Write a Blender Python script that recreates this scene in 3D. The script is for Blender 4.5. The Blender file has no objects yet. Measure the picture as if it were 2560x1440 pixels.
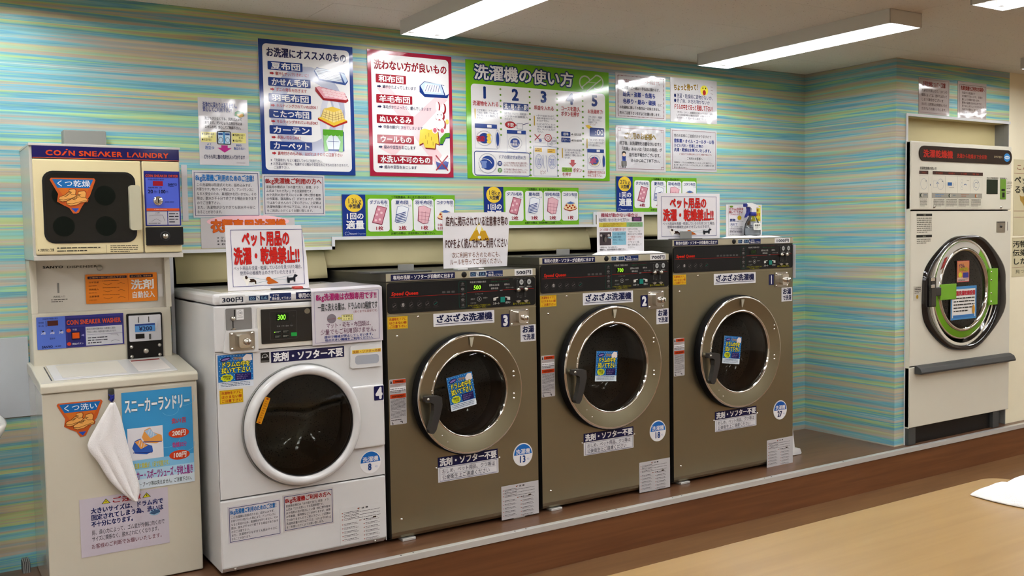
import bpy, math, random
from mathutils import Vector, Matrix, Euler
sc = bpy.context.scene
COL = sc.collection
PI = math.pi
# ---------------------------------------------------------------- camera
cam_d = bpy.data.cameras.new('camera'); cam = bpy.data.objects.new('camera', cam_d); COL.objects.link(cam)
cam_d.sensor_width = 36; cam_d.lens = 2402.08 / 2560 * 36; cam_d.clip_start = .05
_r = Vector((.84433405, -.53556868, -.01631589)); _d = Vector((-.04401741, -.03898238, -.99826992)); _f = Vector((.53400607, .84359147, -.0564885))
cam.matrix_world = Matrix(((_r.x, -_d.x, -_f.x, 0), (_r.y, -_d.y, -_f.y, -3.5), (_r.z, -_d.z, -_f.z, 1.448), (0, 0, 0, 1)))
sc.camera = cam
# ---------------------------------------------------------------- world and exposure
w = bpy.data.worlds.new('world'); sc.world = w; w.use_nodes = True
w.node_tree.nodes['Background'].inputs[0].default_value = (.9, .85, .75, 1)
w.node_tree.nodes['Background'].inputs[1].default_value = .05
sc.view_settings.view_transform = 'Standard'; sc.view_settings.look = 'None'; sc.view_settings.gamma = 1
sc.view_settings.use_curve_mapping = False
sc.view_settings.exposure = EXPO = 1.2
LAMP = 15.0
LAMP_COL = (.975, .98, 1.035)
# ---------------------------------------------------------------- materials
def lin(h):
    h = h.lstrip('#'); c = [int(h[i:i+2], 16) / 255 for i in (0, 2, 4)]
    return tuple((x / 12.92 if x <= .04045 else ((x + .055) / 1.055) ** 2.4) for x in c) + (1,)
MATS = {}
def mat(name, hexc, rough=.5, metal=0, spec=.5, coat=0, emit=0, bump=None, mottle=0, aniso=0):
    if name in MATS: return MATS[name]
    m = bpy.data.materials.new(name); m.use_nodes = True; nt = m.node_tree; b = nt.nodes['Principled BSDF']
    c = lin(hexc); b.inputs['Base Color'].default_value = c
    b.inputs['Roughness'].default_value = rough; b.inputs['Metallic'].default_value = metal
    b.inputs['Specular IOR Level'].default_value = spec; b.inputs['Coat Weight'].default_value = coat
    b.inputs['Coat Roughness'].default_value = .08
    if aniso: b.inputs['Anisotropic'].default_value = aniso
    if emit:
        b.inputs['Emission Color'].default_value = c; b.inputs['Emission Strength'].default_value = emit
    g = None
    if mottle or bump:
        g = nt.nodes.new('ShaderNodeNewGeometry')
    if mottle:
        n = nt.nodes.new('ShaderNodeTexNoise'); n.inputs['Scale'].default_value = 9; n.inputs['Detail'].default_value = 5
        nt.links.new(g.outputs['Position'], n.inputs['Vector'])
        mx = nt.nodes.new('ShaderNodeMixRGB'); mx.blend_type = 'MULTIPLY'; mx.inputs[0].default_value = 1
        r = nt.nodes.new('ShaderNodeMapRange'); r.inputs['To Min'].default_value = 1 - mottle; r.inputs['To Max'].default_value = 1 + mottle
        nt.links.new(n.outputs[0], r.inputs[0]); mx.inputs[1].default_value = c
        nt.links.new(r.outputs[0], mx.inputs[2]); nt.links.new(mx.outputs[0], b.inputs['Base Color'])
    if bump:
        n = nt.nodes.new('ShaderNodeTexNoise'); n.inputs['Scale'].default_value = bump[0]; n.inputs['Detail'].default_value = bump[2] if len(bump) > 2 else 2
        nt.links.new(g.outputs['Position'], n.inputs['Vector'])
        bp = nt.nodes.new('ShaderNodeBump'); bp.inputs['Strength'].default_value = bump[1]; bp.inputs['Distance'].default_value = .01
        nt.links.new(n.outputs[0], bp.inputs['Height']); nt.links.new(bp.outputs[0], b.inputs['Normal'])
        if len(bump) > 3: nt.links.new(bp.outputs[0], b.inputs['Coat Normal'])
    MATS[name] = m
    return m
def ink(hexc, kind='gloss'):
    hexc = hexc.lstrip('#')
    if kind == 'lit': return mat('lit_ink_' + hexc, hexc, .5, emit=.7)
    v = [int(hexc[i:i+2], 16) / 255 for i in (0, 2, 4)]; m = max(v)
    if m < .88: v = [(c ** 1.32) * .97 for c in v]      # printing ink absorbs more than its screen tone
    h2 = ''.join('%02X' % round(c * 255) for c in v)
    if kind == 'lam': return mat('laminated_ink_' + hexc, h2, .6, spec=.1, coat=1, bump=(13, .16, 1, 1))
    if kind == 'matte': return mat('matte_ink_' + hexc, h2, .6, spec=.3)
    return mat('gloss_ink_' + hexc, h2, .5, spec=.1, coat=.7)
mat('white_enamel', 'D6D6D4', .22, coat=.3)
mat('cream_enamel', 'CFC9B6', .3, coat=.25)
mat('cream_side', 'D6D2C6', .16, coat=.5)
mat('cream_yellow', 'E0D2A4', .35, coat=.2)
mat('black_plastic', '0D0C0B', .4, spec=.3)
mat('black_gloss', '100F10', .1, coat=.6)
mat('dark_rubber', '141416', .55)
mat('chrome', 'E4E2DC', .09, 1)
mat('dull_chrome', 'B9B6AC', .28, 1)
mat('dark_handle', '3A3835', .42, .3)
mat('grey_plastic', '83837E', .5)
mat('dark_grey', '3F403E', .5)
mat('cream_sheet', 'B6AC82', .55, mottle=.05)
mat('white_trim', 'D5D7D8', .45)
mat('dark_void', '0B0B0C', .9)
mat('cream_wall', 'F0E8CA', .6, mottle=.04)
mat('beige_wall', 'CFC4B2', .7, mottle=.06)
mat('niche_cream', 'C9BC8C', .6, mottle=.04)
mat('aluminium', 'CFCFCA', .35, .35)
mat('towel', 'F2F0EE', .95, spec=.1, bump=(260, .35, 3))
mat('ceramic', 'DCD9D0', .12, coat=.5)
mat('lamp_white', 'D9DAD4', .5)
mat('green_plastic', '6FA820', .35)
mat('red_plastic', 'B02A20', .3)
mat('navy_plastic', '1C2A86', .35)
mat('white_plastic', 'DADAD8', .35)
mat('matte_disc', '10150F', .8, spec=.1)
mat('seal_black', '0B0B0C', .6, spec=.15)
mat('screw', 'B9B6AE', .3, .9)
m = mat('tube_glow', 'FFFFFF', .5)
b = m.node_tree.nodes['Principled BSDF']; b.inputs['Emission Color'].default_value = LAMP_COL + (1,); b.inputs['Emission Strength'].default_value = LAMP

def node_mat(name):
    m = bpy.data.materials.new(name); m.use_nodes = True; MATS[name] = m
    nt = m.node_tree; b = nt.nodes['Principled BSDF']
    g = nt.nodes.new('ShaderNodeNewGeometry')
    def N(t, **k):
        n = nt.nodes.new(t)
        for a, v in k.items(): setattr(n, a, v)
        return n
    return m, nt, b, g, N, nt.links.new
# brushed stainless steel
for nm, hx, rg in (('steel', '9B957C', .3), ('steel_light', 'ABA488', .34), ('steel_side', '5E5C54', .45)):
    m, nt, b, g, N, lk = node_mat(nm)
    b.inputs['Metallic'].default_value = .93; b.inputs['Base Color'].default_value = lin(hx)
    mp = N('ShaderNodeMapping'); mp.inputs['Scale'].default_value = (3, 3, 500)
    n = N('ShaderNodeTexNoise'); n.inputs['Scale'].default_value = 1; n.inputs['Detail'].default_value = 3
    lk(g.outputs['Position'], mp.inputs[0]); lk(mp.outputs[0], n.inputs['Vector'])
    r = N('ShaderNodeMapRange'); r.inputs['To Min'].default_value = rg - .05; r.inputs['To Max'].default_value = rg + .08
    lk(n.outputs[0], r.inputs[0]); lk(r.outputs[0], b.inputs['Roughness'])
    n2 = N('ShaderNodeTexNoise'); n2.inputs['Scale'].default_value = 2.2; n2.inputs['Detail'].default_value = 2; lk(g.outputs['Position'], n2.inputs['Vector'])
    bp = N('ShaderNodeBump'); bp.inputs['Strength'].default_value = .25; bp.inputs['Distance'].default_value = .02
    lk(n2.outputs[0], bp.inputs['Height']); lk(bp.outputs[0], b.inputs['Normal'])
# streaked wallpaper
m, nt, b, g, N, lk = node_mat('streaked_wallpaper')
sp = N('ShaderNodeSeparateXYZ'); lk(g.outputs['Position'], sp.inputs[0])
ax = N('ShaderNodeMath', operation='SUBTRACT'); lk(sp.outputs[0], ax.inputs[0]); lk(sp.outputs[1], ax.inputs[1])
def streak(sx, sz, off, det=3, rough=.6):
    cb = N('ShaderNodeCombineXYZ'); mx = N('ShaderNodeMath', operation='MULTIPLY'); mx.inputs[1].default_value = sx; lk(ax.outputs[0], mx.inputs[0])
    mz = N('ShaderNodeMath', operation='MULTIPLY'); mz.inputs[1].default_value = sz; lk(sp.outputs[2], mz.inputs[0])
    lk(mx.outputs[0], cb.inputs[0]); cb.inputs[1].default_value = off; lk(mz.outputs[0], cb.inputs[2])
    n = N('ShaderNodeTexNoise'); n.inputs['Scale'].default_value = 1; n.inputs['Detail'].default_value = det; n.inputs['Roughness'].default_value = rough
    lk(cb.outputs[0], n.inputs['Vector']); return n.outputs[0]
s1 = streak(.24, 14, 3.1, 5, .58)
cr = N('ShaderNodeValToRGB'); lk(s1, cr.inputs[0]); e = cr.color_ramp
stops = [(.26, '5790BE'), (.32, '5AA6C4'), (.36, '80C2C4'), (.395, '9CCBB0'), (.425, 'BCC190'), (.455, 'C0B198'), (.48, 'B0B0A8'), (.505, '86BFC0'), (.53, '62A6C2'), (.555, '92CBA6'), (.58, 'BACB88'), (.605, 'C2B08E'), (.635, '6EB2C6'), (.67, 'A4AABA'), (.72, '92CBB4')]
e.elements[0].position = stops[0][0]; e.elements[0].color = lin(stops[0][1])
e.elements[1].position = stops[-1][0]; e.elements[1].color = lin(stops[-1][1])
for p, h in stops[1:-1]:
    q = e.elements.new(p); q.color = lin(h)
s2 = streak(.4, 60, 9.7, 3, .6)
r2 = N('ShaderNodeMapRange'); r2.inputs['From Min'].default_value = .3; r2.inputs['From Max'].default_value = .7; r2.inputs['To Min'].default_value = .8; r2.inputs['To Max'].default_value = 1.16
lk(s2, r2.inputs[0])
mm = N('ShaderNodeMixRGB', blend_type='MULTIPLY'); mm.inputs[0].default_value = 1; lk(cr.outputs[0], mm.inputs[1]); lk(r2.outputs[0], mm.inputs[2])
s3 = streak(.5, 110, 21.3, 2, .5)
r3 = N('ShaderNodeMapRange'); r3.inputs['From Min'].default_value = .62; r3.inputs['From Max'].default_value = .82; lk(s3, r3.inputs[0])
m3 = N('ShaderNodeMixRGB'); lk(r3.outputs[0], m3.inputs[0]); lk(mm.outputs[0], m3.inputs[1]); m3.inputs[2].default_value = lin('C9DDD2')
lk(m3.outputs[0], b.inputs['Base Color']); b.inputs['Roughness'].default_value = .55
# ceiling board: fine dark pin holes
m, nt, b, g, N, lk = node_mat('ceiling_board')
n = N('ShaderNodeTexNoise'); n.inputs['Scale'].default_value = 130; n.inputs['Detail'].default_value = 2; lk(g.outputs['Position'], n.inputs['Vector'])
c = N('ShaderNodeValToRGB'); lk(n.outputs[0], c.inputs[0]); c.color_ramp.elements[0].position = .26; c.color_ramp.elements[0].color = lin('8F8878')
c.color_ramp.elements[1].position = .33; c.color_ramp.elements[1].color = lin('EAE6DC'); lk(c.outputs[0], b.inputs['Base Color']); b.inputs['Roughness'].default_value = .85
# wood-look vinyl floors and laminate
def wood(name, c1, c2, rough, sc_, spec=.5):
    m, nt, b, g, N, lk = node_mat(name)
    mp = N('ShaderNodeMapping'); mp.inputs['Scale'].default_value = sc_; lk(g.outputs['Position'], mp.inputs[0])
    n = N('ShaderNodeTexNoise'); n.inputs['Scale'].default_value = 1; n.inputs['Detail'].default_value = 6; n.inputs['Distortion'].default_value = .6; lk(mp.outputs[0], n.inputs['Vector'])
    c = N('ShaderNodeValToRGB'); lk(n.outputs[0], c.inputs[0]); c.color_ramp.elements[0].position = .3; c.color_ramp.elements[0].color = lin(c1)
    c.color_ramp.elements[1].position = .7; c.color_ramp.elements[1].color = lin(c2); lk(c.outputs[0], b.inputs['Base Color'])
    b.inputs['Roughness'].default_value = rough; b.inputs['Specular IOR Level'].default_value = spec
wood('platform_vinyl', '5E3F2A', '74523A', .28, (2, 30, 2))
wood('riser_vinyl', '633A1D', '764A28', .4, (2, 2, 40))
wood('floor_vinyl', '6A4A2C', '7D5B38', .35, (2, 25, 2))
wood('table_laminate', '967440', 'A1804B', .3, (1.5, 30, 2))
# thin glass
def glass(name, tint, refl=.06, rough=.03):
    m, nt, b, g, N, lk = node_mat(name); out = nt.nodes['Material Output']; nt.nodes.remove(b)
    t = N('ShaderNodeBsdfTransparent'); t.inputs[0].default_value = lin(tint); gl = N('ShaderNodeBsdfGlossy'); gl.inputs['Roughness'].default_value = rough
    fr = N('ShaderNodeFresnel'); fr.inputs[0].default_value = 1.5; mx = N('ShaderNodeMixShader'); lk(fr.outputs[0], mx.inputs[0])
    lk(t.outputs[0], mx.inputs[1]); lk(gl.outputs[0], mx.inputs[2]); lk(mx.outputs[0], out.inputs[0])
glass('smoked_glass', 'D2D2CC'); glass('clear_plastic', 'D5DADD')
# drum: perforated dark metal
m, nt, b, g, N, lk = node_mat('drum_metal'); b.inputs['Metallic'].default_value = .6; b.inputs['Roughness'].default_value = .42
v = N('ShaderNodeTexVoronoi'); v.inputs['Scale'].default_value = 95; lk(g.outputs['Position'], v.inputs['Vector'])
c = N('ShaderNodeValToRGB'); lk(v.outputs[0], c.inputs[0]); c.color_ramp.elements[0].position = .2; c.color_ramp.elements[0].color = lin('3A3834')
c.color_ramp.elements[1].position = .28; c.color_ramp.elements[1].color = lin('A8A59C'); lk(c.outputs[0], b.inputs['Base Color'])

def M(x):
    if x in MATS: return MATS[x]
    return ink(x)
# ---------------------------------------------------------------- objects
def tag(o, label=None, cat=None, group=None, kind=None):
    if label: o['label'] = label
    if cat: o['category'] = cat
    if group: o['group'] = group
    if kind: o['kind'] = kind
    return o
def thing(name, loc, label, cat, group=None, rz=0):
    o = bpy.data.objects.new(name, None); COL.objects.link(o); o.location = loc; o.rotation_euler = (0, 0, rz); o.empty_display_size = .1
    return tag(o, label, cat, group)
class MB:
    def __init__(s): s.v = []; s.f = []; s.m = []; s.s = []
    def add(s, vs, fs, mt, smooth=False):
        k = len(s.v); s.v += [tuple(p) for p in vs]
        for f in fs: s.f.append([i + k for i in f]); s.m.append(mt); s.s.append(smooth)
        return s
    def box(s, x0, x1, y0, y1, z0, z1, mt):
        vs = [(x, y, z) for x in (x0, x1) for y in (y0, y1) for z in (z0, z1)]
        return s.add(vs, [(0, 1, 3, 2), (4, 6, 7, 5), (0, 4, 5, 1), (2, 3, 7, 6), (0, 2, 6, 4), (1, 5, 7, 3)], mt)
    def prism(s, pts, y0, y1, mt, mt2=None, caps=(1, 1), smooth=False):
        n = len(pts); vs = [(x, y0, z) for x, z in pts] + [(x, y1, z) for x, z in pts]
        if caps[0]: s.add([(x, y0, z) for x, z in pts], [tuple(range(n))[::-1]], mt)
        if caps[1]: s.add([(x, y1, z) for x, z in pts], [tuple(range(n))], mt)
        return s.add(vs, [(i, (i + 1) % n, n + (i + 1) % n, n + i) for i in range(n)], mt2 or mt, smooth)
    def prismx(s, pts, x0, x1, mt):   # pts are (y, z)
        n = len(pts); vs = [(x0, y, z) for y, z in pts] + [(x1, y, z) for y, z in pts]
        return s.add(vs, [tuple(range(n)), tuple(range(n, 2 * n))[::-1]] + [(i, n + i, n + (i + 1) % n, (i + 1) % n) for i in range(n)], mt)
    def prismz(s, pts, z0, z1, mt):
        n = len(pts); vs = [(x, y, z0) for x, y in pts] + [(x, y, z1) for x, y in pts]
        return s.add(vs, [tuple(range(n))[::-1], tuple(range(n, 2 * n))] + [(i, (i + 1) % n, n + (i + 1) % n, n + i) for i in range(n)], mt)
    def lathe(s, cx, cz, prof, mt, n=48, closed=False, sx=1, sz=1):   # about a horizontal axis along y; prof = (r, y)
        k = len(prof); vs = []
        for r, y in prof:
            for i in range(n):
                a = 2 * PI * i / n; vs.append((cx + r * sx * math.cos(a), y, cz + r * sz * math.sin(a)))
        fs = []
        for j in range(k if closed else k - 1):
            j2 = (j + 1) % k
            for i in range(n): fs.append((j * n + i, j * n + (i + 1) % n, j2 * n + (i + 1) % n, j2 * n + i))
        return s.add(vs, fs, mt, True)
    def lathez(s, cx, cy, prof, mt, n=32, sx=1, sy=1):   # vertical axis; prof = (r, z)
        k = len(prof); vs = []
        for r, z in prof:
            for i in range(n):
                a = 2 * PI * i / n; vs.append((cx + r * sx * math.cos(a), cy + r * sy * math.sin(a), z))
        fs = [(j * n + i, j * n + (i + 1) % n, (j + 1) * n + (i + 1) % n, (j + 1) * n + i) for j in range(k - 1) for i in range(n)]
        s.add(vs, fs, mt, True)
        return s
    def tube(s, path, r, mt, n=8):
        vs = []; path = [Vector(p) for p in path]; rs = r if isinstance(r, (list, tuple)) else [r] * len(path)
        for i, p in enumerate(path):
            d = (path[min(i + 1, len(path) - 1)] - path[max(i - 1, 0)]).normalized()
            u = d.cross(Vector((0, 1, .01))).normalized() if abs(d.y) < .9 else d.cross(Vector((1, 0, 0))).normalized(); q = d.cross(u)
            for k in range(n): a = 2 * PI * k / n; vs.append(p + (u * math.cos(a) + q * math.sin(a)) * rs[i])
        fs = [(j * n + k, j * n + (k + 1) % n, (j + 1) * n + (k + 1) % n, (j + 1) * n + k) for j in range(len(path) - 1) for k in range(n)]
        s.add(vs, fs, mt, True); L = len(vs)
        return s.add([vs[k] for k in range(n)] + [vs[L - n + k] for k in range(n)], [tuple(range(n)), tuple(range(n, 2 * n))], mt)
    def holed(s, x0, x1, z0, z1, cx, cz, r, y, mt, n=64):
        ang = [2 * PI * i / n for i in range(n)] + [math.atan2(z - cz, x - cx) % (2 * PI) for x in (x0, x1) for z in (z0, z1)]
        ang = sorted(set(ang)); vi = []; vo = []
        for a in ang:
            c, q = math.cos(a), math.sin(a); t = min(((x1 - cx) / c if c > 1e-9 else (x0 - cx) / c if c < -1e-9 else 1e9), ((z1 - cz) / q if q > 1e-9 else (z0 - cz) / q if q < -1e-9 else 1e9))
            vi.append((cx + r * c, y, cz + r * q)); vo.append((cx + t * c, y, cz + t * q))
        k = len(ang)
        return s.add(vi + vo, [(i, k + i, k + (i + 1) % k, (i + 1) % k) for i in range(k)], mt)
    def build(s, name, parent=None, loc=(0, 0, 0), bevel=0, seg=2, label=None):
        me = bpy.data.meshes.new(name); me.from_pydata(s.v, [], s.f)
        ms = []
        for k in s.m:
            if k not in ms: ms.append(k)
        for k in ms: me.materials.append(M(k))
        me.polygons.foreach_set('material_index', [ms.index(k) for k in s.m]); me.polygons.foreach_set('use_smooth', s.s); me.update()
        o = bpy.data.objects.new(name, me); COL.objects.link(o); o.location = loc
        if parent: o.parent = parent
        if bevel:
            md = o.modifiers.new('bevel', 'BEVEL'); md.width = bevel; md.segments = seg; md.limit_method = 'ANGLE'; md.angle_limit = .6; md.use_clamp_overlap = True
        if label: o['label'] = label
        return o
def rr(x0, x1, z0, z1, r, n=5):
    r = min(r, abs(x1 - x0) / 2, abs(z1 - z0) / 2); p = []
    for cx, cz, a in ((x1 - r, z1 - r, 0), (x0 + r, z1 - r, PI / 2), (x0 + r, z0 + r, PI), (x1 - r, z0 + r, 1.5 * PI)):
        for i in range(n + 1): t = a + PI / 2 * i / n; p.append((cx + r * math.cos(t), cz + r * math.sin(t)))
    return p
# ---------------------------------------------------------------- flat print
GL = {}
def glyph(ch, off):
    k = (ch, off)
    if k in GL: return GL[k]
    c = bpy.data.curves.new('glyph', 'FONT'); c.body = ch; c.size = 1; c.offset = off; c.resolution_u = 2; c.dimensions = '2D'; c.fill_mode = 'BOTH'
    o = bpy.data.objects.new('glyph', c); me = o.to_mesh()
    vs = [(v.co.x, v.co.y) for v in me.vertices]; fs = [tuple(p.vertices) for p in me.polygons]
    o.to_mesh_clear(); bpy.data.objects.remove(o); bpy.data.curves.remove(c)
    if not vs: adv = .32
    elif ord(ch) < 256 and ch != '・' : adv = min(v[0] for v in vs) + max(v[0] for v in vs) + .02
    else: adv = 1.0
    if ch == '1': adv = .56
    GL[k] = (vs, fs, adv); return GL[k]
class P:
    def __init__(s, W, H, kind='gloss', seed=1): s.W, s.H, s.kind = W, H, kind; s.b = MB(); s.rnd = random.Random(seed); s.n = 0
    def xy(s, u, v): return u * s.W / 100, s.H - v * s.H / 100
    def y(s, L): s.n += 1; return -.0005 * L - (s.n % 64) * 6e-6
    def c(s, h, k=None):
        m = ink(h, k or s.kind); return m.name
    def poly(s, pts, col, L=1, kind=None):
        q = [s.xy(*p) for p in pts]; n = len(q)
        yy = s.y(L); s.b.add([(x, yy, z) for x, z in q], [tuple(range(n))], s.c(col, kind)); return s
    def R(s, u0, v0, u1, v1, col, L=1, r=0, kind=None):
        x0, z1 = s.xy(u0, v0); x1, z0 = s.xy(u1, v1)
        q = rr(x0, x1, z0, z1, r) if r else [(x0, z0), (x1, z0), (x1, z1), (x0, z1)]
        yy = s.y(L); s.b.add([(x, yy, z) for x, z in q], [tuple(range(len(q)))], s.c(col, kind)); return s
    def F(s, u0, v0, u1, v1, col, t=.0015, L=1, r=0):   # frame outline
        x0, z1 = s.xy(u0, v0); x1, z0 = s.xy(u1, v1)
        if r: a = rr(x0, x1, z0, z1, r); b = rr(x0 + t, x1 - t, z0 + t, z1 - t, max(r - t, .0005))
        else: a = [(x0, z0), (x1, z0), (x1, z1), (x0, z1)]; b = [(x0 + t, z0 + t), (x1 - t, z0 + t), (x1 - t, z1 - t), (x0 + t, z1 - t)]
        n = len(a); yy = s.y(L); s.b.add([(x, yy, z) for x, z in a + b], [(i, (i + 1) % n, n + (i + 1) % n, n + i) for i in range(n)], s.c(col)); return s
    def E(s, u, v, ru, rv, col, L=1, a0=0, a1=360, n=28, rot=0, kind=None):
        x, z = s.xy(u, v); rx, rz = ru * s.W / 100, rv * s.H / 100; q = []
        for i in range(n + (a1 - a0 < 360)):
            t = math.radians(a0 + (a1 - a0) * i / n); dx, dz = rx * math.cos(t), rz * math.sin(t); a = math.radians(rot)
            q.append((x + dx * math.cos(a) - dz * math.sin(a), z + dx * math.sin(a) + dz * math.cos(a)))
        yy = s.y(L); s.b.add([(a, yy, c) for a, c in q], [tuple(range(len(q)))], s.c(col, kind)); return s
    def ring(s, u, v, ru, rv, t, col, L=1, a0=0, a1=360, n=30):
        x, z = s.xy(u, v); rx, rz = ru * s.W / 100, rv * s.H / 100; vs = []; yy = s.y(L)
        for i in range(n + 1):
            a = math.radians(a0 + (a1 - a0) * i / n); vs += [(x + rx * math.cos(a), yy, z + rz * math.sin(a)), (x + (rx - t) * math.cos(a), yy, z + (rz - t) * math.sin(a))]
        s.b.add(vs, [(2 * i, 2 * i + 2, 2 * i + 3, 2 * i + 1) for i in range(n)], s.c(col)); return s
    def Ln(s, pts, col, t=.001, L=2):
        q = [s.xy(*p) for p in pts]
        for (x0, z0), (x1, z1) in zip(q, q[1:]):
            d = math.hypot(x1 - x0, z1 - z0) or 1; nx, nz = -(z1 - z0) / d * t / 2, (x1 - x0) / d * t / 2
            yy = s.y(L); s.b.add([(x0 + nx, yy, z0 + nz), (x0 - nx, yy, z0 - nz), (x1 - nx, yy, z1 - nz), (x1 + nx, yy, z1 + nz)], [(0, 1, 2, 3)], s.c(col))
        return s
    def T(s, text, u0, v0, u1, v1, col, b=0, L=2, slant=0, kind=None, rise=0):
        gs = [glyph(ch, 0) for ch in text]; k = b * .85
        offs = [(0, 0)] if b < .008 else [(-k, -k * .7), (k, k * .7), (-k, k * .7), (k, -k * .7)] if b < .05 else [(k * math.cos(PI * i / 4), k * math.sin(PI * i / 4)) for i in range(8)]; tot = sum(g[2] for g in gs) or 1
        x0, zt = s.xy(u0, v0); x1, zb = s.xy(u1, v1); cap = all(ord(ch) < 256 for ch in text)
        sx = (x1 - x0) / tot
        if cap: sz = (zt - zb) / .7; base = zb
        else: sz = (zt - zb); base = zb + .12 * sz
        cx = x0; mc = s.c(col, kind)
        for g in gs:
            o = rise * (cx - x0)
            for dx, dz in offs: yy = s.y(L); s.b.add([(cx + (p[0] + dx + slant * p[1]) * sx, yy, base + o + (p[1] + dz) * sz) for p in g[0]], g[1], mc)
            cx += g[2] * sx
        return s
    def O(s, text, u0, v0, u1, v1, col, out, b=.02, ob=.07, L=2):
        s.T(text, u0, v0, u1, v1, out, ob, L); return s.T(text, u0, v0, u1, v1, col, b, L + 1)
    def D(s, u0, v0, u1, v1, n, col='55524E', L=2, last=.7, fill=.36, head=None):   # unreadable small print
        h = (v1 - v0) / n
        for i in range(n):
            u = u0; e = u1 if i < n - 1 else u0 + (u1 - u0) * last; cw = h * s.H / s.W * .7
            while u < e:
                k = min(s.rnd.uniform(.6, 3.2) * cw, e - u); s.R(u, v0 + h * (i + .2), u + k, v0 + h * (i + .2 + fill), col, L); u += k + s.rnd.uniform(.15, .6) * cw
        return s
    def arrow(s, u, v, w, h, col, L=2): return s.poly([(u, v + h * .25), (u + w * .5, v + h * .25), (u + w * .5, v), (u + w, v + h / 2), (u + w * .5, v + h), (u + w * .5, v + h * .75), (u, v + h * .75)], col, L)
def sheet(name, W, H, draw, loc, base='E4E4E4', kind='gloss', parent=None, rot=0, lean=0, th=.0012, corner=0, label=None, cat=None, group=None, rz=0, printname='print', **kw):
    b = MB(); pts = rr(0, W, 0, H, corner) if corner else [(0, 0), (W, 0), (W, H), (0, H)]
    if kw.get('outline'): pts = kw['outline']
    m = ink(base, kind).name if len(base) == 6 else base
    if kind == 'lam': # gently cockled laminated sheet
        pass
    b.prism(pts, -th, 0, m)
    o = b.build(name, parent, loc); o.rotation_euler = (lean, rot, rz)
    if cat: tag(o, label, cat, group)
    elif label: o['label'] = label
    if draw:
        p = P(W, H, kind, kw.get('seed', 1)); draw(p)
        if p.b.v: p.b.build(printname, o, (0, -th, 0))
    return o
# ================================================================ the setting
def struct(b, name, bevel=0, **k):
    o = b.build(name, bevel=bevel, **k); o['kind'] = 'structure'; return o
YW, YR = .555, -.088          # recessed wallpaper wall, front of the projecting wall on the right
ZC, ZP = 2.391, .2            # ceiling, platform top
XA = 4.716                    # side wall of the alcove
struct(MB().box(-2.6, 9, -7, -.155, -.1, .008, 'floor_vinyl'), 'floor')
fl = bpy.data.objects['floor']
b = MB().box(-2.6, 9, -.155, 2.0, 0, ZP, 'platform_vinyl'); plat = struct(b, 'floor_platform')
MB().box(-2.6, 9, -.157, -.155, .008, .19, 'riser_vinyl').build('riser', plat)
b = MB().box(-2.6, 9, -.160, -.136, ZP, ZP + .003, 'aluminium'); b.box(-2.6, 9, -.164, -.158, .178, ZP + .003, 'aluminium'); tr = b.build('trim_1', bevel=.001); tr['kind'] = 'structure'
for x in (1.12, 1.589, 1.642, 2.116, 2.171, 2.603, 2.655, 2.99, 3.047, 3.601, 3.651, 4.2):
    MB().lathez(x, -.149, [(.0001, ZP + .0042), (.003, ZP + .0038), (.0036, ZP + .003)], 'dark_grey', 10).build('screw', tr)
# recessed wall with a stepped opening behind the washers
outl = [(-2.6, 0), (.93, 0), (.93, 1.39), (1.618, 1.39), (1.618, 1.433), (2.36, 1.433), (2.36, 1.476), (3.092, 1.476), (3.092, 1.54), (3.955, 1.54), (3.955, 0), (XA, 0), (XA, ZC), (-2.6, ZC)]
struct(MB().prism(outl, YW, YW + .08, 'streaked_wallpaper'), 'wall_back')
t, k = .0065, .014
b = MB()
for x0, z0, x1, z1 in ((.93, 1.39, 1.618 + k, 1.39 + k), (1.618, 1.39, 1.618 + k, 1.433 + k), (1.618 + k, 1.433, 2.36 + k, 1.433 + k), (2.36, 1.44, 2.36 + k, 1.476 + k), (2.36 + k, 1.476, 3.092 + k, 1.476 + k), (3.078, 1.476 + k, 3.078 + k, 1.54 + k), (3.078 + k, 1.54, 3.97, 1.54 + k), (3.955, ZP, 3.97, 1.54), (.916, ZP, .93, 1.39 + k)):
    b.box(x0, x1, YW - t, YW - .0002, z0, z1, 'white_trim')
struct(b, 'trim_2')
struct(MB().box(-2.6, XA, 1.9, 1.98, 0, ZC, 'dark_void'), 'wall_service_room')
struct(MB().box(XA, XA + .06, YR + .0302, YW, 0, ZC, 'streaked_wallpaper'), 'wall_alcove')
ox0, ox1, oz = 4.812, 5.818, 2.077
struct(MB().box(XA, ox0, YR, YR + .03, 0, ZC, 'streaked_wallpaper'), 'wall_front'); struct(MB().box(ox0, 5.824, YR, YR + .03, oz, ZC, 'streaked_wallpaper'), 'wall_front_lintel'); struct(MB().box(ox1, 5.824, YR, YR + .03, 0, oz, 'grey_plastic'), 'wall_front_jamb')
struct(MB().box(5.824, 9, YR, YR + .06, 0, ZC, 'cream_wall'), 'wall_right_front')
b = MB(); b.box(ox0 - .012, ox0 + .004, YR - .006, YR - .0002, ZP, oz + .012, 'white_trim'); b.box(ox0 + .004, ox1 + .012, YR - .006, YR - .0002, oz - .003, oz + .012, 'white_trim'); struct(b, 'trim_3')
struct(MB().box(ox0 - .03, ox0 - .014, YR + .03, .75, ZP, oz, 'niche_cream'), 'wall_niche_left')
b = MB().box(ox1, ox1 + .03, YR + .0305, .75, ZP, oz, 'grey_plastic'); struct(b, 'wall_niche_right')
struct(MB().box(ox0 - .014, ox1, YR + .03, .75, oz, oz + .03, 'niche_cream'), 'wall_niche_top')
struct(MB().box(ox0 - .014, ox1, 0, .03, 1.945, oz, 'niche_cream'), 'wall_niche_filler'); struct(MB().box(ox0 - .014, ox1, .72, .75, ZP, 1.945, 'dark_void'), 'wall_niche_back')
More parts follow.
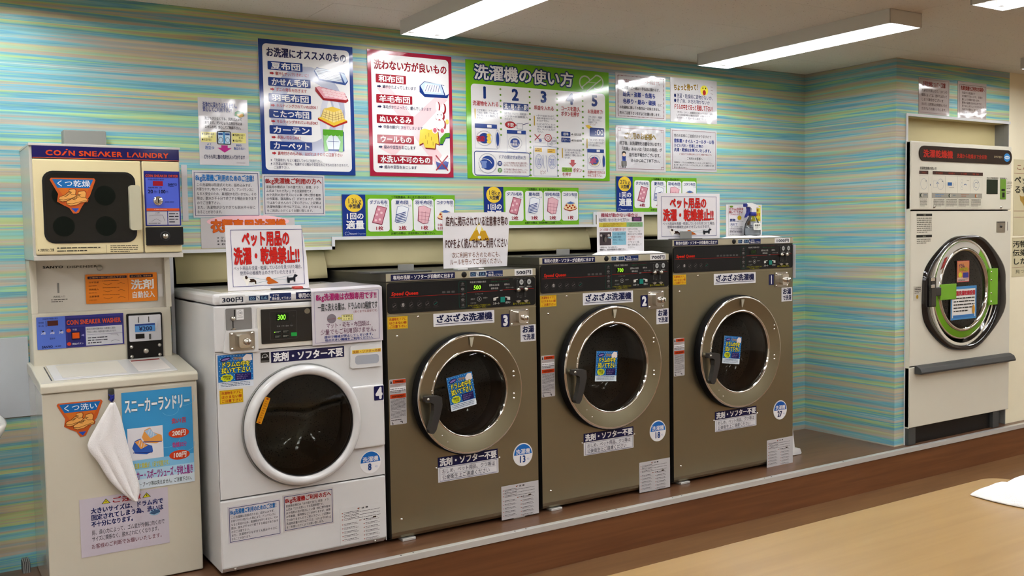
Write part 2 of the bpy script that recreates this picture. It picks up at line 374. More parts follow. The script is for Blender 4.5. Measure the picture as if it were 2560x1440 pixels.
struct(MB().box(-2.68, -2.6, -7, 2.0, 0, ZC, 'beige_wall'), 'wall_left')
struct(MB().box(9, 9.08, -7, 2.0, 0, ZC, 'beige_wall'), 'wall_right')
struct(MB().box(-2.6, 9, -7.08, -7, 0, ZC, 'beige_wall'), 'wall_rear')
# ceiling: boards laid with fine joints
cl = struct(MB().box(-2.6, 9, -7, 2.0, ZC + .004, ZC + .1, 'dark_grey'), 'ceiling')
bw, bd = .91, .4536; mcache = {}; y = -6.6; row = 0
nrow = int((YW - -6.9) / bd) + 2
for j in range(-15, 3):
    y0 = .21 + j * bd - bd; y1 = y0 + bd
    y0 = max(y0, -7); y1 = min(y1, YW)
    if y1 - y0 < .05: continue
    off = (j % 2) * .455
    x = 2.884 + off - 7 * bw
    while x < 9:
        x0, x1 = max(x, -2.6), min(x + bw, 9)
        if x1 - x0 > .03:
            key = (round(x1 - x0, 3), round(y1 - y0, 3))
            if key not in mcache:
                q = MB().box(0, x1 - x0 - .0016, 0, y1 - y0 - .0016, 0, .0039, 'ceiling_board').build('ceiling_board', cl, (x0, y0, ZC)); mcache[key] = q
            else:
                q = mcache[key].copy(); q.location = (x0, y0, ZC); COL.objects.link(q); q.parent = cl
        x += bw
# ---------------------------------------------------------------- ceiling lamps
def copy_tree(o, parent=None):
    c = o.copy(); COL.objects.link(c); c.parent = parent
    for ch in list(o.children): copy_tree(ch, c)
    return c
def make_lamp():
    r = thing('ceiling_lamp', (0, 0, 0), None, 'lamp')
    W2, Ly, h = .11, 1.19, .062
    b = MB()
    b.prism([(-W2, ZC - .0002), (-W2, ZC - h), (-W2 + .004, ZC - h), (-W2 + .004, ZC - .004), (W2 - .004, ZC - .004), (W2 - .004, ZC - h), (W2, ZC - h), (W2, ZC - .0002)][::-1], 0, Ly, 'lamp_white')
    b.box(-W2, W2, 0, .004, ZC - h, ZC - .0003, 'lamp_white'); b.box(-W2, W2, Ly - .004, Ly, ZC - h, ZC - .0003, 'lamp_white')
    b.build('housing', r)
    MB().prism([(-.035, ZC - .006), (-.028, ZC - .034), (.028, ZC - .034), (.035, ZC - .006)][::-1], .02, Ly - .02, 'lamp_white').build('reflector', r)
    for sx in (-1, 1):
        MB().lathe(sx * .066, ZC - .034, [(.0148, .035), (.0148, Ly - .035)], 'tube_glow', 10).build('tube', r)
        for yy in (.012, Ly - .034): MB().box(sx * .066 - .014, sx * .066 + .014, yy, yy + .022, ZC - .052, ZC - .006, 'white_plastic').build('socket', r, bevel=.003)
    return r
lamp0 = make_lamp(); first = True
near = {(3.747, -.836): 'fluorescent batten lamp on the ceiling over the 1000 yen washer, wholly in view', (2.0, -.82): 'fluorescent batten lamp cut by the top edge, over the wall posters', (3.755, -2.39): 'fluorescent batten lamp in the top right corner, mostly out of view'}
for lx in (-1.49, .255, 2.0, 3.747, 5.49, 7.24):
    for ly in (-.82, -2.39, -3.96, -5.53):
        x, y = lx, ly
        if lx > 5: y = ly + (-.78 if ly > -1 else -.55)
        if (lx, ly) == (3.747, -.82): y = -.836
        if (lx, ly) == (3.747, -2.39): x = 3.755
        o = lamp0 if first else copy_tree(lamp0); first = False
        o.location = (x, y, 0)
        o['label'] = near.get((x, y), 'fluorescent batten lamp on the ceiling outside the picture'); o['category'] = 'lamp'; o['group'] = 'ceiling lamps'
        if (x, y) in near: o['group'] = 'ceiling lamps in view'

# ================================================================ drawings
NAVY, BLUE, RED, GRN, YEL, BLK, WHT = '1E2A6A', '1D4F9C', 'C02A3C', '7DBE2B', 'EFC12F', '26262A', 'E9E9E9'
def d_recommend(p):
    p.R(0, 0, 100, 100, BLUE, 1); p.R(4, 3.2, 96, 97.2, WHT, 2, r=.018)
    p.ring(50, 52, 40, 34, .06, 'C9CEDF', 3); p.ring(74, 60, 12, 24, .03, 'D5D8E4', 3)
    p.T('お洗濯にオススメのもの', 7.5, 5.5, 93, 13, NAVY, .035, 4)
    for i, (t, u1, s, su) in enumerate((('夏布団', 45, '寝汗もサッパリきれいに！', 53), ('かせん毛布', 53, 'ダニの発生を防ぎます', 49), ('羽毛布団', 53, 'キルティングされていればOK！', 62), ('こたつ布団', 53, 'キルティングされていればOK！', 62), ('カーテン', 53, '水洗い可ならOK！', 43), ('カーペット', 53, '裏地付きのものは、はがれますのでご注意下さい', 86))):
        v = 16 + i * 11.9; p.R(9, v, u1, v + 6.4, BLUE, 4, r=.004); p.T(t, 12, v + .4, u1 - 2, v + 6, WHT, .03, 5)
        p.arrow(11, v + 7.7, 4.2, 2.4, RED, 4); p.T(s, 16.5, v + 7.4, su, v + 10.3, RED, .01, 4)
    for k, (t, u0, u1) in enumerate((('※「洗濯表示」をよく確認してからご利用下さい。', 9, 65), ('※お洗濯は可能でも、乾燥すると縮みや変型をおこすものがありますので、', 9, 94), ('ご注意下さい。', 12, 30))): p.T(t, u0, 88.3 + k * 2.7, u1, 90.8 + k * 2.7, NAVY, 0, 4)
    # summer quilt
    p.poly([(57, 21), (60, 18), (90, 20.5), (94, 27), (91, 30), (62, 27.5)], '2C5FA6', 4); p.poly([(58, 20.5), (60, 18.5), (84, 19.7), (88, 28), (63, 26.4)], 'D9E4F0', 5)
    for i in range(6): p.Ln([(59 + i * .8, 19.9 + i * 1.15), (84.5 + i * .6, 21 + i * 1.2)], '26457C', .0014, 6)
    p.poly([(86, 21), (91, 22), (93, 26.6), (90.5, 28.6)], 'B9D2EA', 5)
    # blanket
    p.poly([(58, 33), (62, 32.3), (90, 36), (94, 42), (91, 43.7), (66, 42.6), (58, 36)], 'B22436', 4); p.poly([(58.5, 33), (62, 32.6), (90, 36), (92, 41.5), (67, 41)], 'E7A3AE', 5)
    for j in range(3):
        for i in range(5): p.E(67 + i * 5 + j * 1.5, 34.6 + j * 2 + i * .4, 2.6, 1, 'F3D3D6', 6, n=14)
    # heated table quilt
    p.poly([(60, 56.5), (74, 52), (92, 57.5), (92, 59), (77, 63.3), (60, 57.8)], 'C53A2A', 4); p.poly([(60, 56.4), (74, 52), (92, 57.3), (77, 62)], 'EBC53A', 5)
    p.poly([(66, 49.8), (76, 47.6), (86, 49.6), (89, 56), (77, 59.5), (63, 55.5)], 'F0DB8A', 6); p.poly([(66, 49.3), (76, 47.2), (86, 49.2), (77, 51.4)], 'E9C64C', 7)
    for i in range(4): p.Ln([(66 + i * 3.4, 50 + i * .4), (63.5 + i * 4, 55.6 + i * 1.1)], 'A06C20', .0012, 7); p.Ln([(79 + i * 3, 51 - i * .5), (79.5 + i * 3, 58.8 - i)], 'A06C20', .0012, 7)
    for i in range(3): p.Ln([(65 - i * .6, 51.5 + i * 1.6), (77, 54 + i * 1.8), (87 + i * .7, 51.5 + i * 1.6)], 'A06C20', .0012, 7)
    # curtain
    p.R(67, 66, 88, 81.5, '2C5FA6', 4, r=.004); p.R(66, 65.5, 86, 80, 'DDE9EE', 5); p.Ln([(76, 68), (76, 80)], '2C5FA6', .0016, 6); p.Ln([(70, 74), (82, 74)], '2C5FA6', .0016, 6)
    for s in (0, 1):
        f = lambda u: u if not s else 152 - u
        p.poly([(f(65), 68), (f(73), 68), (f(68), 74), (f(70.5), 81.5), (f(66), 82), (f(65.4), 76)], 'A9DDA0', 7)
    p.R(65, 65, 87, 68.8, '6CB82F', 8)
    for i in range(5): p.E(67.2 + i * 4.4, 68.8, 2.2, 1, '6CB82F', 8, n=12)
def d_avoid(p):
    p.R(0, 0, 100, 100, 'B92752', 1); p.R(4, 3.2, 96, 97, WHT, 2, r=.018)
    for q in (((10, 30), (24, 28), (86, 82), (78, 90)), ((12, 78), (82, 32), (94, 36), (28, 84))): p.poly(q, 'EBCBCF', 3)
    p.T('洗わない方が良いもの', 7, 7.5, 94, 15.5, 'A81E36', .035, 4)
    for v, t, u1, s, su in ((19, '和布団', 44, '綿がかたよってしまいます', 56), (35, '羊毛布団', 51, '羊毛がかたよったり、縮んでしまいます', 74), (51, 'ぬいぐるみ', 52, '中身の綿がとび出てしまいます', 63), (67, 'ウールもの', 52, '縮みや変型をおこします', 54), (83, '水洗い不可のもの', 74, '縮みや変型をおこします', 55)):
        p.R(9, v, u1, v + 6.8, 'B3203F', 4, r=.003); p.T(t, 12, v + .5, u1 - 2.5, v + 6.3, WHT, .035, 5)
        p.arrow(10.5, v + 8.5, 4.5, 2.4, NAVY, 4); p.T(s, 16.5, v + 8.1, su, v + 11.2, NAVY, .01, 4)
    p.poly([(60, 26), (66, 22), (90, 24), (96, 31), (94, 34.5), (66, 34.8), (60, 31)], '24509A', 4); p.poly([(61, 26), (66, 22.6), (86, 23.5), (90, 32), (66, 32.3)], 'C4D9EC', 5); p.poly([(67, 24), (83, 24.6), (86, 30.6), (65, 30.6)], 'EEF2F4', 6)
    for i in range(6): p.Ln([(66.5 + i * 3.2, 30.2), (70 + i * 2.8, 24.6)], '24509A', .0022, 7)
    p.poly([(87, 24), (92, 25), (95.5, 31), (91.5, 32.5)], 'E6EEF3', 6)
    # plain stuffed rabbit
    for u, v, a, c in ((81, 42, 2.4, 4.4), (88.5, 43, 2.4, 4), (83.5, 49.5, 5.5, 4.2), (84.5, 56.5, 6, 5)): p.E(u + .9, v + .5, a + .3, c + .3, 'B5243A', 4)
    for u, v, a, c in ((81, 42, 2, 4.2), (88, 43, 2, 3.8), (83, 49, 5.2, 4), (84, 56, 5.6, 4.8)): p.E(u, v, a, c, 'F6E9E9', 5)
    for u in (77.5, 86.5): p.E(u, 61.5, 3.4, 2.8, 'F6E9E9', 6); p.E(u, 61.5, 2.2, 1.9, 'DE7F95', 7)
    for u in (81.4, 85.4): p.E(u, 48.6, .5, .45, BLK, 7)
    p.poly([(81.5, 53.2), (85, 53.2), (83.3, 52)], RED, 7); p.E(93, 54, 2.2, 2, 'E6C53A', 6)
    p.poly([(60, 62.5), (66, 61), (72, 62), (78, 61), (82, 63), (83.5, 74), (79, 73), (78, 77.5), (66, 77), (64, 73), (58.5, 75)], '9E2C2C', 4); p.poly([(59.5, 62), (65, 60.5), (71, 61.5), (77, 60.5), (81, 62.5), (82, 73), (78, 72), (77, 76.5), (65, 76), (63, 72), (58, 74)], 'E7D04A', 5)
    for u, v in ((66, 66), (70, 64), (73, 67), (68, 70), (75, 71)): p.Ln([(u, v), (u, v + 3)], 'B5852A', .0018, 6)
    p.poly([(84, 68), (90, 63.5), (96, 63), (95.5, 66.5), (91, 67), (87, 72.5), (83.5, 72.5)], '6DB42F', 5); p.poly([(84.4, 69), (90, 64.5), (96.8, 64), (96, 67.5), (91, 68), (87, 73.5), (83.5, 73.5)], '1F4C8F', 4)
    p.Ln([(77, 84), (80, 93.5)], NAVY, .001, 5); p.Ln([(95, 84), (91.5, 93.5)], NAVY, .001, 5); p.poly([(78, 87), (84, 88.5), (90, 86.5), (94, 87.5), (91.6, 93.5), (80, 93.5)], '4D62B5', 4)
    p.Ln([(78, 82), (93, 94.5)], 'B3203F', .006, 6); p.Ln([(93, 82), (78, 94.5)], 'B3203F', .006, 6)
def washer_pic(p, u, v, w, h, face=None):
    p.R(u, v, u + w, v + h * .17, '2F5CA8', 5); p.R(u + w * .55, v + h * .03, u + w * .75, v + h * .14, WHT, 6); p.F(u, v, u + w, v + h, '6F86B8', .001, 5)
    p.ring(u + w * .42, v + h * .58, w * .36, h * .3, .0012, '3A4F86', 5); p.E(u + w * .42, v + h * .58, w * .25, h * .21, '2F5CA8', 5)
def d_howto(p):
    G = '86C51C'
    p.R(0, 0, 100, 100, G, 1); p.R(3, 20, 97, 98, WHT, 2, r=.02)
    p.O('洗濯機の使い方', 5, 3, 73.5, 16.5, WHT, '16407F', .03, .125, 3)
    p.ring(82, 11, 4.5, 6.5, .008, 'D3DDC0', 3, 20, 250); p.ring(91, 10, 5, 7, .008, 'D3DDC0', 3, -120, 110); p.Ln([(79, 16), (90, 4)], 'D3DDC0', .006, 3); p.Ln([(83, 19), (94, 7)], 'D3DDC0', .006, 3); p.Ln([(83, 10.5), (91, 10.5)], 'D3DDC0', .003, 3)
    for i, u in enumerate((12.3, 32.2, 51.8, 70.8, 89)): p.T(str(i + 1), u - 2.4 - (i == 0) * .5, 22, u + 2.4, 31.5, '1B4C94', .05, 4)
    for u, n in ((22.2, 9), (42, 16), (61.3, 16), (80, 16)):
        for k in range(n): p.E(u, 23 + k * 4.9, .65, .9, '7CAA2A', 4, n=10)
    p.T('洗濯物を入れる', 3.8, 34, 21, 38.5, RED, .02, 4)
    p.R(24, 34.2, 41, 40.5, '1B4C94', 4); p.T('洗・剤・不・要!', 24.6, 34.8, 40.6, 40, WHT, .03, 5)
    p.T('料金を入れる', 45, 34.5, 59, 38.8, RED, .02, 4); p.T('コースを選び、', 64, 33.5, 79.5, 38, RED, .02, 4); p.T('ボタンを押す', 64, 38.2, 77.5, 42.8, RED, .02, 4); p.T('お洗濯終了!', 83.5, 34.8, 95.4, 38.8, RED, .02, 4)
    for u, v in ((5, 41), (44.7, 44), (64.3, 71.5), (82.6, 62)): p.R(u, v, u + .7, v + 8.5, 'D9BD55', 4)
    for i, t in enumerate(('ドアを開け、ドラム内に', '「汚れ・異物・忘れ物」が', 'ないか、よく確認して', '下さい。')): p.T(t, 6.4, 41 + i * 2.2, 20.5 if i < 3 else 11.5, 43 + i * 2.2, '3D4A74', 0, 4)
    for i, (t, e) in enumerate((('当店では、ランドリー専用洗剤・', 40.6), ('ソフターが自動投入', 40.6), ('されます。', 31))): p.T(t, 24.5, 42.2 + i * 2.5, e, 44.4 + i * 2.5, '3D4A74', 0, 4)
    p.E(28.5, 53, 3.6, 3, RED, 4); p.T('不要!', 26.2, 51.2, 31, 55, WHT, .02, 5); p.F(33, 51.5, 37, 56.5, '3A4F86', .0015, 4); p.Ln([(37, 52.5), (41, 50.5)], '3A4F86', .003, 4); p.E(31.8, 53, 1.2, .5, RED, 5)
    washer_pic(p, 5, 53.5, 14.5, 21); washer_pic(p, 26, 57.5, 13, 19)
    p.E(19.8, 66, 1, 6, '2F5CA8', 5); p.ring(19.8, 66, 1.7, 8, .001, '3A4F86', 5)
    for k in range(3): p.E(14, 63 + k * 2.8, 1.4, 1.5, 'EBCF4A', 6)
    p.T('確認!', 5.8, 63.6, 11.5, 68.8, RED, .04, 7); p.T('洗剤', 29.8, 66, 33, 68.4, WHT, .02, 7); p.T('自動投入', 28, 68.6, 34.8, 71, WHT, .02, 7)
    for i, t in enumerate(('※おつりは出ませんので、', '　指定の料金分だけコイン', '　を入れて下さい。', '※コインは「ピッ」という', '　カウント音を確認しな', '　がら、ゆっくりと入れて', '　下さい。')): p.T(t, 46.5, 42.5 + i * 2.25 + (i > 2) * .7, (60, 60, 56, 60, 60, 60, 52)[i], 44.5 + i * 2.25 + (i > 2) * .7, '3D4A74', .0, 4)
    p.Ln([(45, 60), (49, 65.5)], RED, .004, 5); p.Ln([(49, 60), (45, 65.5)], RED, .004, 5); p.F(45.3, 63.5, 52.5, 67.5, 'A9B3CC', .001, 4); p.E(49, 65.4, 1, 1.4, '6F7FB8', 5)
    p.ring(54.5, 62.7, 2.5, 3.4, .004, RED, 5); p.ring(54.5, 62.7, 1.2, 1.6, .002, RED, 5); p.ring(58.6, 65.2, 2.1, 2.9, .0012, '3A4F86', 5); p.T('500', 57.1, 64.2, 60.2, 66.4, '3A4F86', 0, 5); p.ring(55.7, 68.2, 1.9, 2.3, .0012, '3A4F86', 5); p.T('100', 54.5, 67.2, 57, 69, '3A4F86', 0, 5)
    p.F(44, 70.5, 61, 97, '6F86B8', .0016, 4); p.R(45, 72, 50, 75.5, 'EBC14A', 5); p.R(54, 72.5, 59.5, 76, 'EBC14A', 5); p.D(45.4, 72.3, 49.6, 75.2, 2, '8A5A20', 6); p.D(54.4, 72.8, 59, 75.7, 2, '8A5A20', 6)
    for u, w_, t in ((47.7, 2.6, '100'), (57.2, 3, '500')): p.ring(u, 84, w_, 6.4, .0016, '6F86C8', 5); p.ring(u, 84, w_ * .8, 5, .001, '6F86C8', 5); p.T(t, u - w_ * .7, 81, u + w_ * .6, 87.5, '7F93CC', .0, 5)
    p.Ln([(50.6, 78), (51.4, 90)], '6F86B8', .002, 5); p.Ln([(52.8, 78.5), (53.8, 93)], '6F86B8', .002, 5); p.T('ピッ!', 48.5, 91.5, 52.5, 95.5, '9E4A4A', 0, 5, rise=.1)
    p.R(64, 56.5, 70.6, 60.7, '1F4F98', 4, r=.004); p.T('標準', 65.3, 57.2, 69.3, 60.2, WHT, .0, 5); p.R(64, 61.9, 70.6, 66, '1F4F98', 4, r=.004); p.T('デリケート', 64.5, 62.6, 70.2, 65.4, WHT, .0, 5)
    for v in (58.6, 64): p.poly([(71.2, v), (72.2, v - 1), (72.2, v + 1)], BLK, 4)
    p.T('一般的に洗濯', 72.6, 57.4, 78.3, 59.8, BLK, .01, 4); p.T('手洗い設定衣類', 72.6, 62.9, 79, 65.1, BLK, .01, 4)
    for i, t in enumerate(('コースがいずれかを選ん', 'でボタンを押さないと、', '自動的に「標準」洗いに', 'なります。')): p.T(t, 66.2, 71.8 + i * 2.3, 78.8 if i < 3 else 71.5, 73.9 + i * 2.3, '3D4A74', 0, 4)
    p.poly([(70.7, 81.5), (73.4, 81.5), (73.4, 84.5), (74.8, 84.5), (72.05, 88), (69.3, 84.5), (70.7, 84.5)], RED, 4)
    p.R(64.2, 88.6, 71.6, 92.6, '9CC93C', 4, r=.004); p.T('スタート', 64.6, 88.9, 71.3, 92.3, '3F6A20', .01, 5); p.T('ボタン', 72.2, 88.6, 78.8, 93, RED, .01, 4); p.T('を押す', 64.3, 93, 71, 97, RED, .01, 4)
    for i, (t, e) in enumerate((('ブザーがなり、時間表', 94.5), ('示が「:00」になると、', 94.5), ('洗濯終了です。', 92))): p.T(t, 84, 40.8 + i * 2.4, e, 43 + i * 2.4, '3D4A74', 0, 4)
    p.T('ピーッ!', 84.8, 47.8, 89.5, 50.5, 'B0542A', .0, 4, rise=.1); p.poly([(84, 49), (88, 52), (87, 54.5), (83.5, 52), (81.8, 50)], 'E3C23A', 4)
    p.R(85, 51.5, 96, 59.6, '1F4F98', 4, r=.006); p.T(':00', 89, 53, 95.5, 58.2, WHT, .0, 5)
    for i, (t, e) in enumerate((('「:00」になり、取り忘れ', 96), ('くカチッと音がするまで', 96), ('ドアは開きません。', 93.5))): p.T(t, 84, 61.6 + i * 2.5, e, 63.8 + i * 2.5, '3D4A74', 0, 4)
    washer_pic(p, 83, 71, 12.6, 19); p.poly([(84, 84), (86, 81), (84.5, 79.5), (87.5, 79.8), (88, 77.5), (89, 80), (90.5, 79.8), (89, 82), (90, 84), (87.5, 83.4), (86.5, 86.5), (86, 84)], 'C0558A', 7); p.ring(88.4, 82, 3.2, 4, .004, 'E3C23A', 6, 230, 350); p.E(95.4, 82, .9, 5.5, '2F5CA8', 5)
    p.T('洗濯物の取り忘れには', 83, 90.8, 96.3, 93.7, RED, .01, 4); p.T('十分ご注意下さい。', 83, 94, 95, 96.9, RED, .01, 4)
    p.F(4.2, 76.5, 41.7, 97.6, '1F4F98', .004, 4, r=.014); p.ring(13, 87, 6, 8.5, .0014, '3A4F86', 5); p.E(13, 86.5, 4.4, 6, '2F5CA8', 5); p.ring(11, 89, 5, 6, .003, WHT, 7, 250, 20); p.R(8, 85, 12.5, 86.5, '8FA6D6', 6); p.R(9, 86.5, 12, 91, '8FA6D6', 6)
    p.T('ドアの開け方&閉め方', 20, 79.3, 38.8, 83, '1F4F98', .0, 5)
    p.E(21, 86.8, 1.6, 2.1, '1F4F98', 5); p.T('開', 20, 85.4, 22, 88.2, WHT, 0, 6); p.E(21, 92.7, 1.5, 2, '5FA53A', 5); p.T('閉', 20, 91.4, 22, 94.2, WHT, 0, 6)
    for i, t in enumerate(('ハンドル内側にボタン掛け押し', 'ながら、下に下げると開きます。', 'ドアを強く閉めるながら、ハン', 'ドルを上に上げると閉まります。')): p.T(t, 23.4, 85 + i * 2.1 + (i > 1) * 1.6, 40, 87 + i * 2.1 + (i > 1) * 1.6, 'A0304A', 0, 5)
def d_capacity(kg, size, counts):
    def d(p):
        p.R(0, 0, 100, 100, '8CC63A', 1); p.R(0, 0, 19.6, 100, '17459A', 2); p.E(10, 21, 7.6, 21 * 1.0, 'EBC83A', 3)
        p.T(kg, 4.2, 9.5, 16.2, 21.5, '2A3A5A', .0, 4); p.T(size, 5.2, 22.5, 15, 34, '2A3A5A', .03, 4)
        p.T('1回の', 2.6, 43, 18, 60, WHT, .03, 4); p.T('適量', 2.8, 61, 18.2, 84, WHT, .035, 4)
        p.ring(3, 93, 1.4, 4.2, .0016, 'B9C8E6', 4, 40, 260); p.ring(4.2, 92.5, 1.4, 4.2, .0016, 'B9C8E6', 4, -140, 80); p.T('Network', 5.8, 91.5, 12, 95.5, 'C9D5EC', .02, 4); p.T('Organize', 12.2, 91.5, 19, 95.5, 'A9BCE0', 0, 4)
        p.T('〜下記数量は、あくまで1回の目安です〜', 42, 2.2, 80, 8.8, '23551F', .02, 4); p.T('お帰りの際は、お忘れ物にご注意下さい。', 41, 91, 82, 97.6, '23551F', .02, 4)
        for i, (u, t) in enumerate(((21.5, 'ダブル毛布'), (42, '夏布団'), (61.5, '羽毛布団'), (81, 'コタツ布団'))):
            w = 18.6; p.R(u, 10, u + w - (i == 3) * .4, 89, WHT, 2, r=.013); p.T(t, u + 1.5 + (i == 1) * 2, 13.5, u + w - 1.5 - (i == 1) * 2, 23.5, '1F4F98', .02, 4); p.T('なら', u + w - 4, 24, u + w - .8, 29, '1F4F98', 0, 4)
            c = counts[i]
            if len(c) < 4: p.T(c, u + 6, 75.5, u + 13, 86.5, 'B0304A', .03, 4)
            else: p.T('18kg以上', u + 2, 70, u + w - 2, 78.5, 'B0304A', .02, 4); p.T('をお勧めします', u + 2, 79, u + w - 2, 87, 'B0304A', .02, 4)
        p.poly([(29.5, 26), (38, 31.5), (33.5, 73.5), (24.8, 67.5)], 'A84A62', 4); p.poly([(29.8, 28), (37.2, 32.5), (33, 71), (25.6, 66.5)], 'DFA3B0', 5)
        for u, v in ((31, 36), (29, 48), (33, 44), (31.5, 60), (28, 62)): p.E(u, v, 1.1, 3, 'EBC4CB', 6, n=10)
        u = 42
        p.poly([(47, 29), (51, 26), (57.5, 32), (54.5, 66), (51, 70), (44.5, 66)], '8FA3C4', 4); p.poly([(47.3, 30), (51, 27), (57, 32.6), (54, 65.5), (51, 69), (45.2, 65.5)], 'EDF0F4', 5)
        for i in range(6): p.Ln([(45.6, 46 + i * 3.6 + 3), (54.6 - i * .1, 40 + i * 4.2 + 2)], '274F9A', .0035, 6)
        p.poly([(66, 29), (71, 26), (77.5, 34), (74.5, 70), (70, 72), (65, 64)], 'B5687C', 4); p.poly([(66.4, 30), (71, 27), (77, 34.4), (74, 69), (70, 70.5), (65.8, 63)], 'E8B6BE', 5); 
        for i in range(3): p.Ln([(66, 42 + i * 9), (76, 45 + i * 9)], 'B5687C', .001, 6)
        for i in range(2): p.Ln([(69 + i * 3.4, 40), (68.6 + i * 3, 70)], 'B5687C', .001, 6)
        p.poly([(83, 56), (86, 42), (95, 42), (98, 56), (96, 60), (90, 64), (84.5, 60)], 'B5402C', 4); p.poly([(83.2, 55), (86, 42), (95, 42), (97.6, 55), (95.5, 58), (90, 61), (85, 58)], 'EFD5A0', 5)
        for a, c in ((86, 48), (89.5, 50), (93, 48), (87.5, 54), (91.5, 55), (95, 53)): p.E(a, c, 1.1, 2.6, 'C0442A', 6, n=10)
        p.poly([(86, 42), (90.5, 37), (95.4, 42), (90.5, 45)], '6E8CC0', 7)
    return d
def d_detergent(p):
    p.T('洗浄力に変わりはありません。', 9, 6, 82, 14.5, '2A4C9A', .02, 2); p.T('安心してご利用下さい!', 9, 13.5, 68, 21, '2A4C9A', .02, 2)
    p.poly([(74, 20), (80, 17), (92, 20), (93, 25), (84, 28), (73, 25)], '3C9A3A', 2); p.poly([(76, 23), (90, 21), (92, 25), (84, 27.4)], 'D9B030', 3)
    for i, (t, e) in enumerate((('泡立ちが少なくても、洗剤は入って', 88), ('おります。だいじょうぶ泡立ちには', 88), ('ませんので、安心してご利用下さい。', 88))): p.T(t, 12, 28 + i * 6.4, e, 33 + i * 6.4, '33343E', .02, 2)
    p.R(4, 51, 34, 66, 'E6E08A', 2); p.R(66, 51, 95, 66, 'E6E08A', 2)
    for u in (5.5, 67.5): p.T('●洗濯物の量が', u, 52, u + 25, 56, '33343E', 0, 3); p.T('多め', u + 12, 56.4, u + 22, 60, '33343E', 0, 3); p.T('●水温が低い', u, 60.5, u + 20, 64.5, '33343E', 0, 3)
    p.R(36, 49, 64, 69, '23262E', 2, r=.004); p.R(38, 50.5, 62, 67.5, 'BFD9EA', 3); p.R(48.5, 50.5, 51.5, 67.5, '4AA3D6', 4)
    for u in (43, 57): p.ring(u, 62, 4.4, 4, .0014, '23262E', 4); p.R(u - 4.5, 52, u + 4.5, 55, '3C6AA6', 4)
    p.T('よく', 15, 67, 25, 71, '2F6FB8', .02, 2); p.T('泡立つ', 11, 71.5, 30, 77, '2F6FB8', .02, 2); p.T('あまり', 74, 67.5, 86, 71.5, '2F6FB8', .02, 2); p.T('泡立たない', 69, 72, 93, 76.5, '2F6FB8', .02, 2)
    p.poly([(44, 70), (57, 70), (57, 74), (65, 74), (50.5, 81), (36, 74), (44, 74)], 'C63E9A', 2); p.T('どちらも同じ量の洗剤が入っております', 8, 84, 92, 91, '2A3A6A', .02, 2); p.Ln([(74, 96), (92, 96)], '3A3A3A', .001, 2)
def d_8kg(kind):
    def d(p):
        c = '1F86C4' if kind == 0 else 'B0282C'
        p.F(2.5, 4, 97.5, 96, '3C4A86', .0018, 2)
        p.T('8kg洗濯機ご利用のためのご注意！' if kind == 0 else '8kg洗濯機ご利用の方へ', 4.5, 8, 95, 23, c, .03, 3)
        ls = ('この洗濯機は防振式のため、詰め込みすぎ、', '片寄りやすい物(マット等)により、アンバランスに', 'なると安全のため、高速脱水を行いません。その', '際は、脱水が不十分で終了する場合があります', 'のでご注意下さい。', 'また、洗濯物が少なすぎても脱水不十分に', 'なることがあります。') if kind == 0 else ('家庭用水槽式は「水の面で洗う」節理、ドラ', 'ム式は「たたき洗い」する洗濯原理です。', '水や洗剤の泡が見えにくい事（特に野外着用', 'の作業着、寝具類など）がありますが、故障', 'ではありませんのでご安心下さい。上記類は', '洗濯物容量の半分以下又は、15ｋｇや18ｋｇ', 'をご利用いただくようお願い致します。')
        ee = (90, 90, 94, 94, 42, 92, 44) if kind == 0 else (90, 82, 93, 93, 93, 94, 82)
        for i, t in enumerate(ls): p.T(t, 5.5, 26.5 + i * 9.6, ee[i], 34 + i * 9.6, '4A4A55', 0, 3)
    return d
def d_clothes_only(p):
    p.E(50, 12, 44, 22, 'F0BDC4', 1); p.O('衣類専用洗濯機', 10, 4, 90, 50, 'E07A1E', 'B8401E', .05, .075, 2)
    for i, t in enumerate(('※マット・布団・毛布はご利用になれません。', '※洗濯物の量はドラムの半分までにして下さい。', '※お得な大型の洗濯機もご利用下さい。')): p.T(t, 16, 62 + i * 10.5, 92, 70 + i * 10.5, '2A2A2E', .01, 2)
def d_liability(p):
    for i in range(34):
        u = 5 + i * 2.7; p.R(u, 5, u + 1.6, 6.3, '8A3A4A', 2); p.R(u, 95, u + 1.6, 96.3, '8A3A4A', 2)
    for i in range(30):
        v = 6 + i * 3; p.R(4, v, 5.2, v + 1.8, '8A3A4A', 2); p.R(95, v, 96.2, v + 1.8, '8A3A4A', 2)
    p.T('当店はセルフコインランドリーのお店です。', 15, 12, 90, 21, 'A83A44', .01, 2); p.T('ご家庭・ご一緒は・手仕店に関わらず、', 12, 28, 90, 36, '3A3A44', .01, 2)
    p.T('紛失・盗難・色落ち', 14, 40, 79, 52, '2A4C9A', .03, 2); p.T('色移り・縮み・破損', 14, 56, 79, 68, '2A4C9A', .03, 2); p.T('など', 83, 62, 92, 69, '3A3A44', 0, 2)
    p.T('お洗濯物に関しての責任は一切負えません。', 7, 72, 91, 79.5, '3A3A44', .01, 2); p.T('充分ご注意下さいますようお願い致します。', 7, 84, 91, 92, '3A3A44', .01, 2)
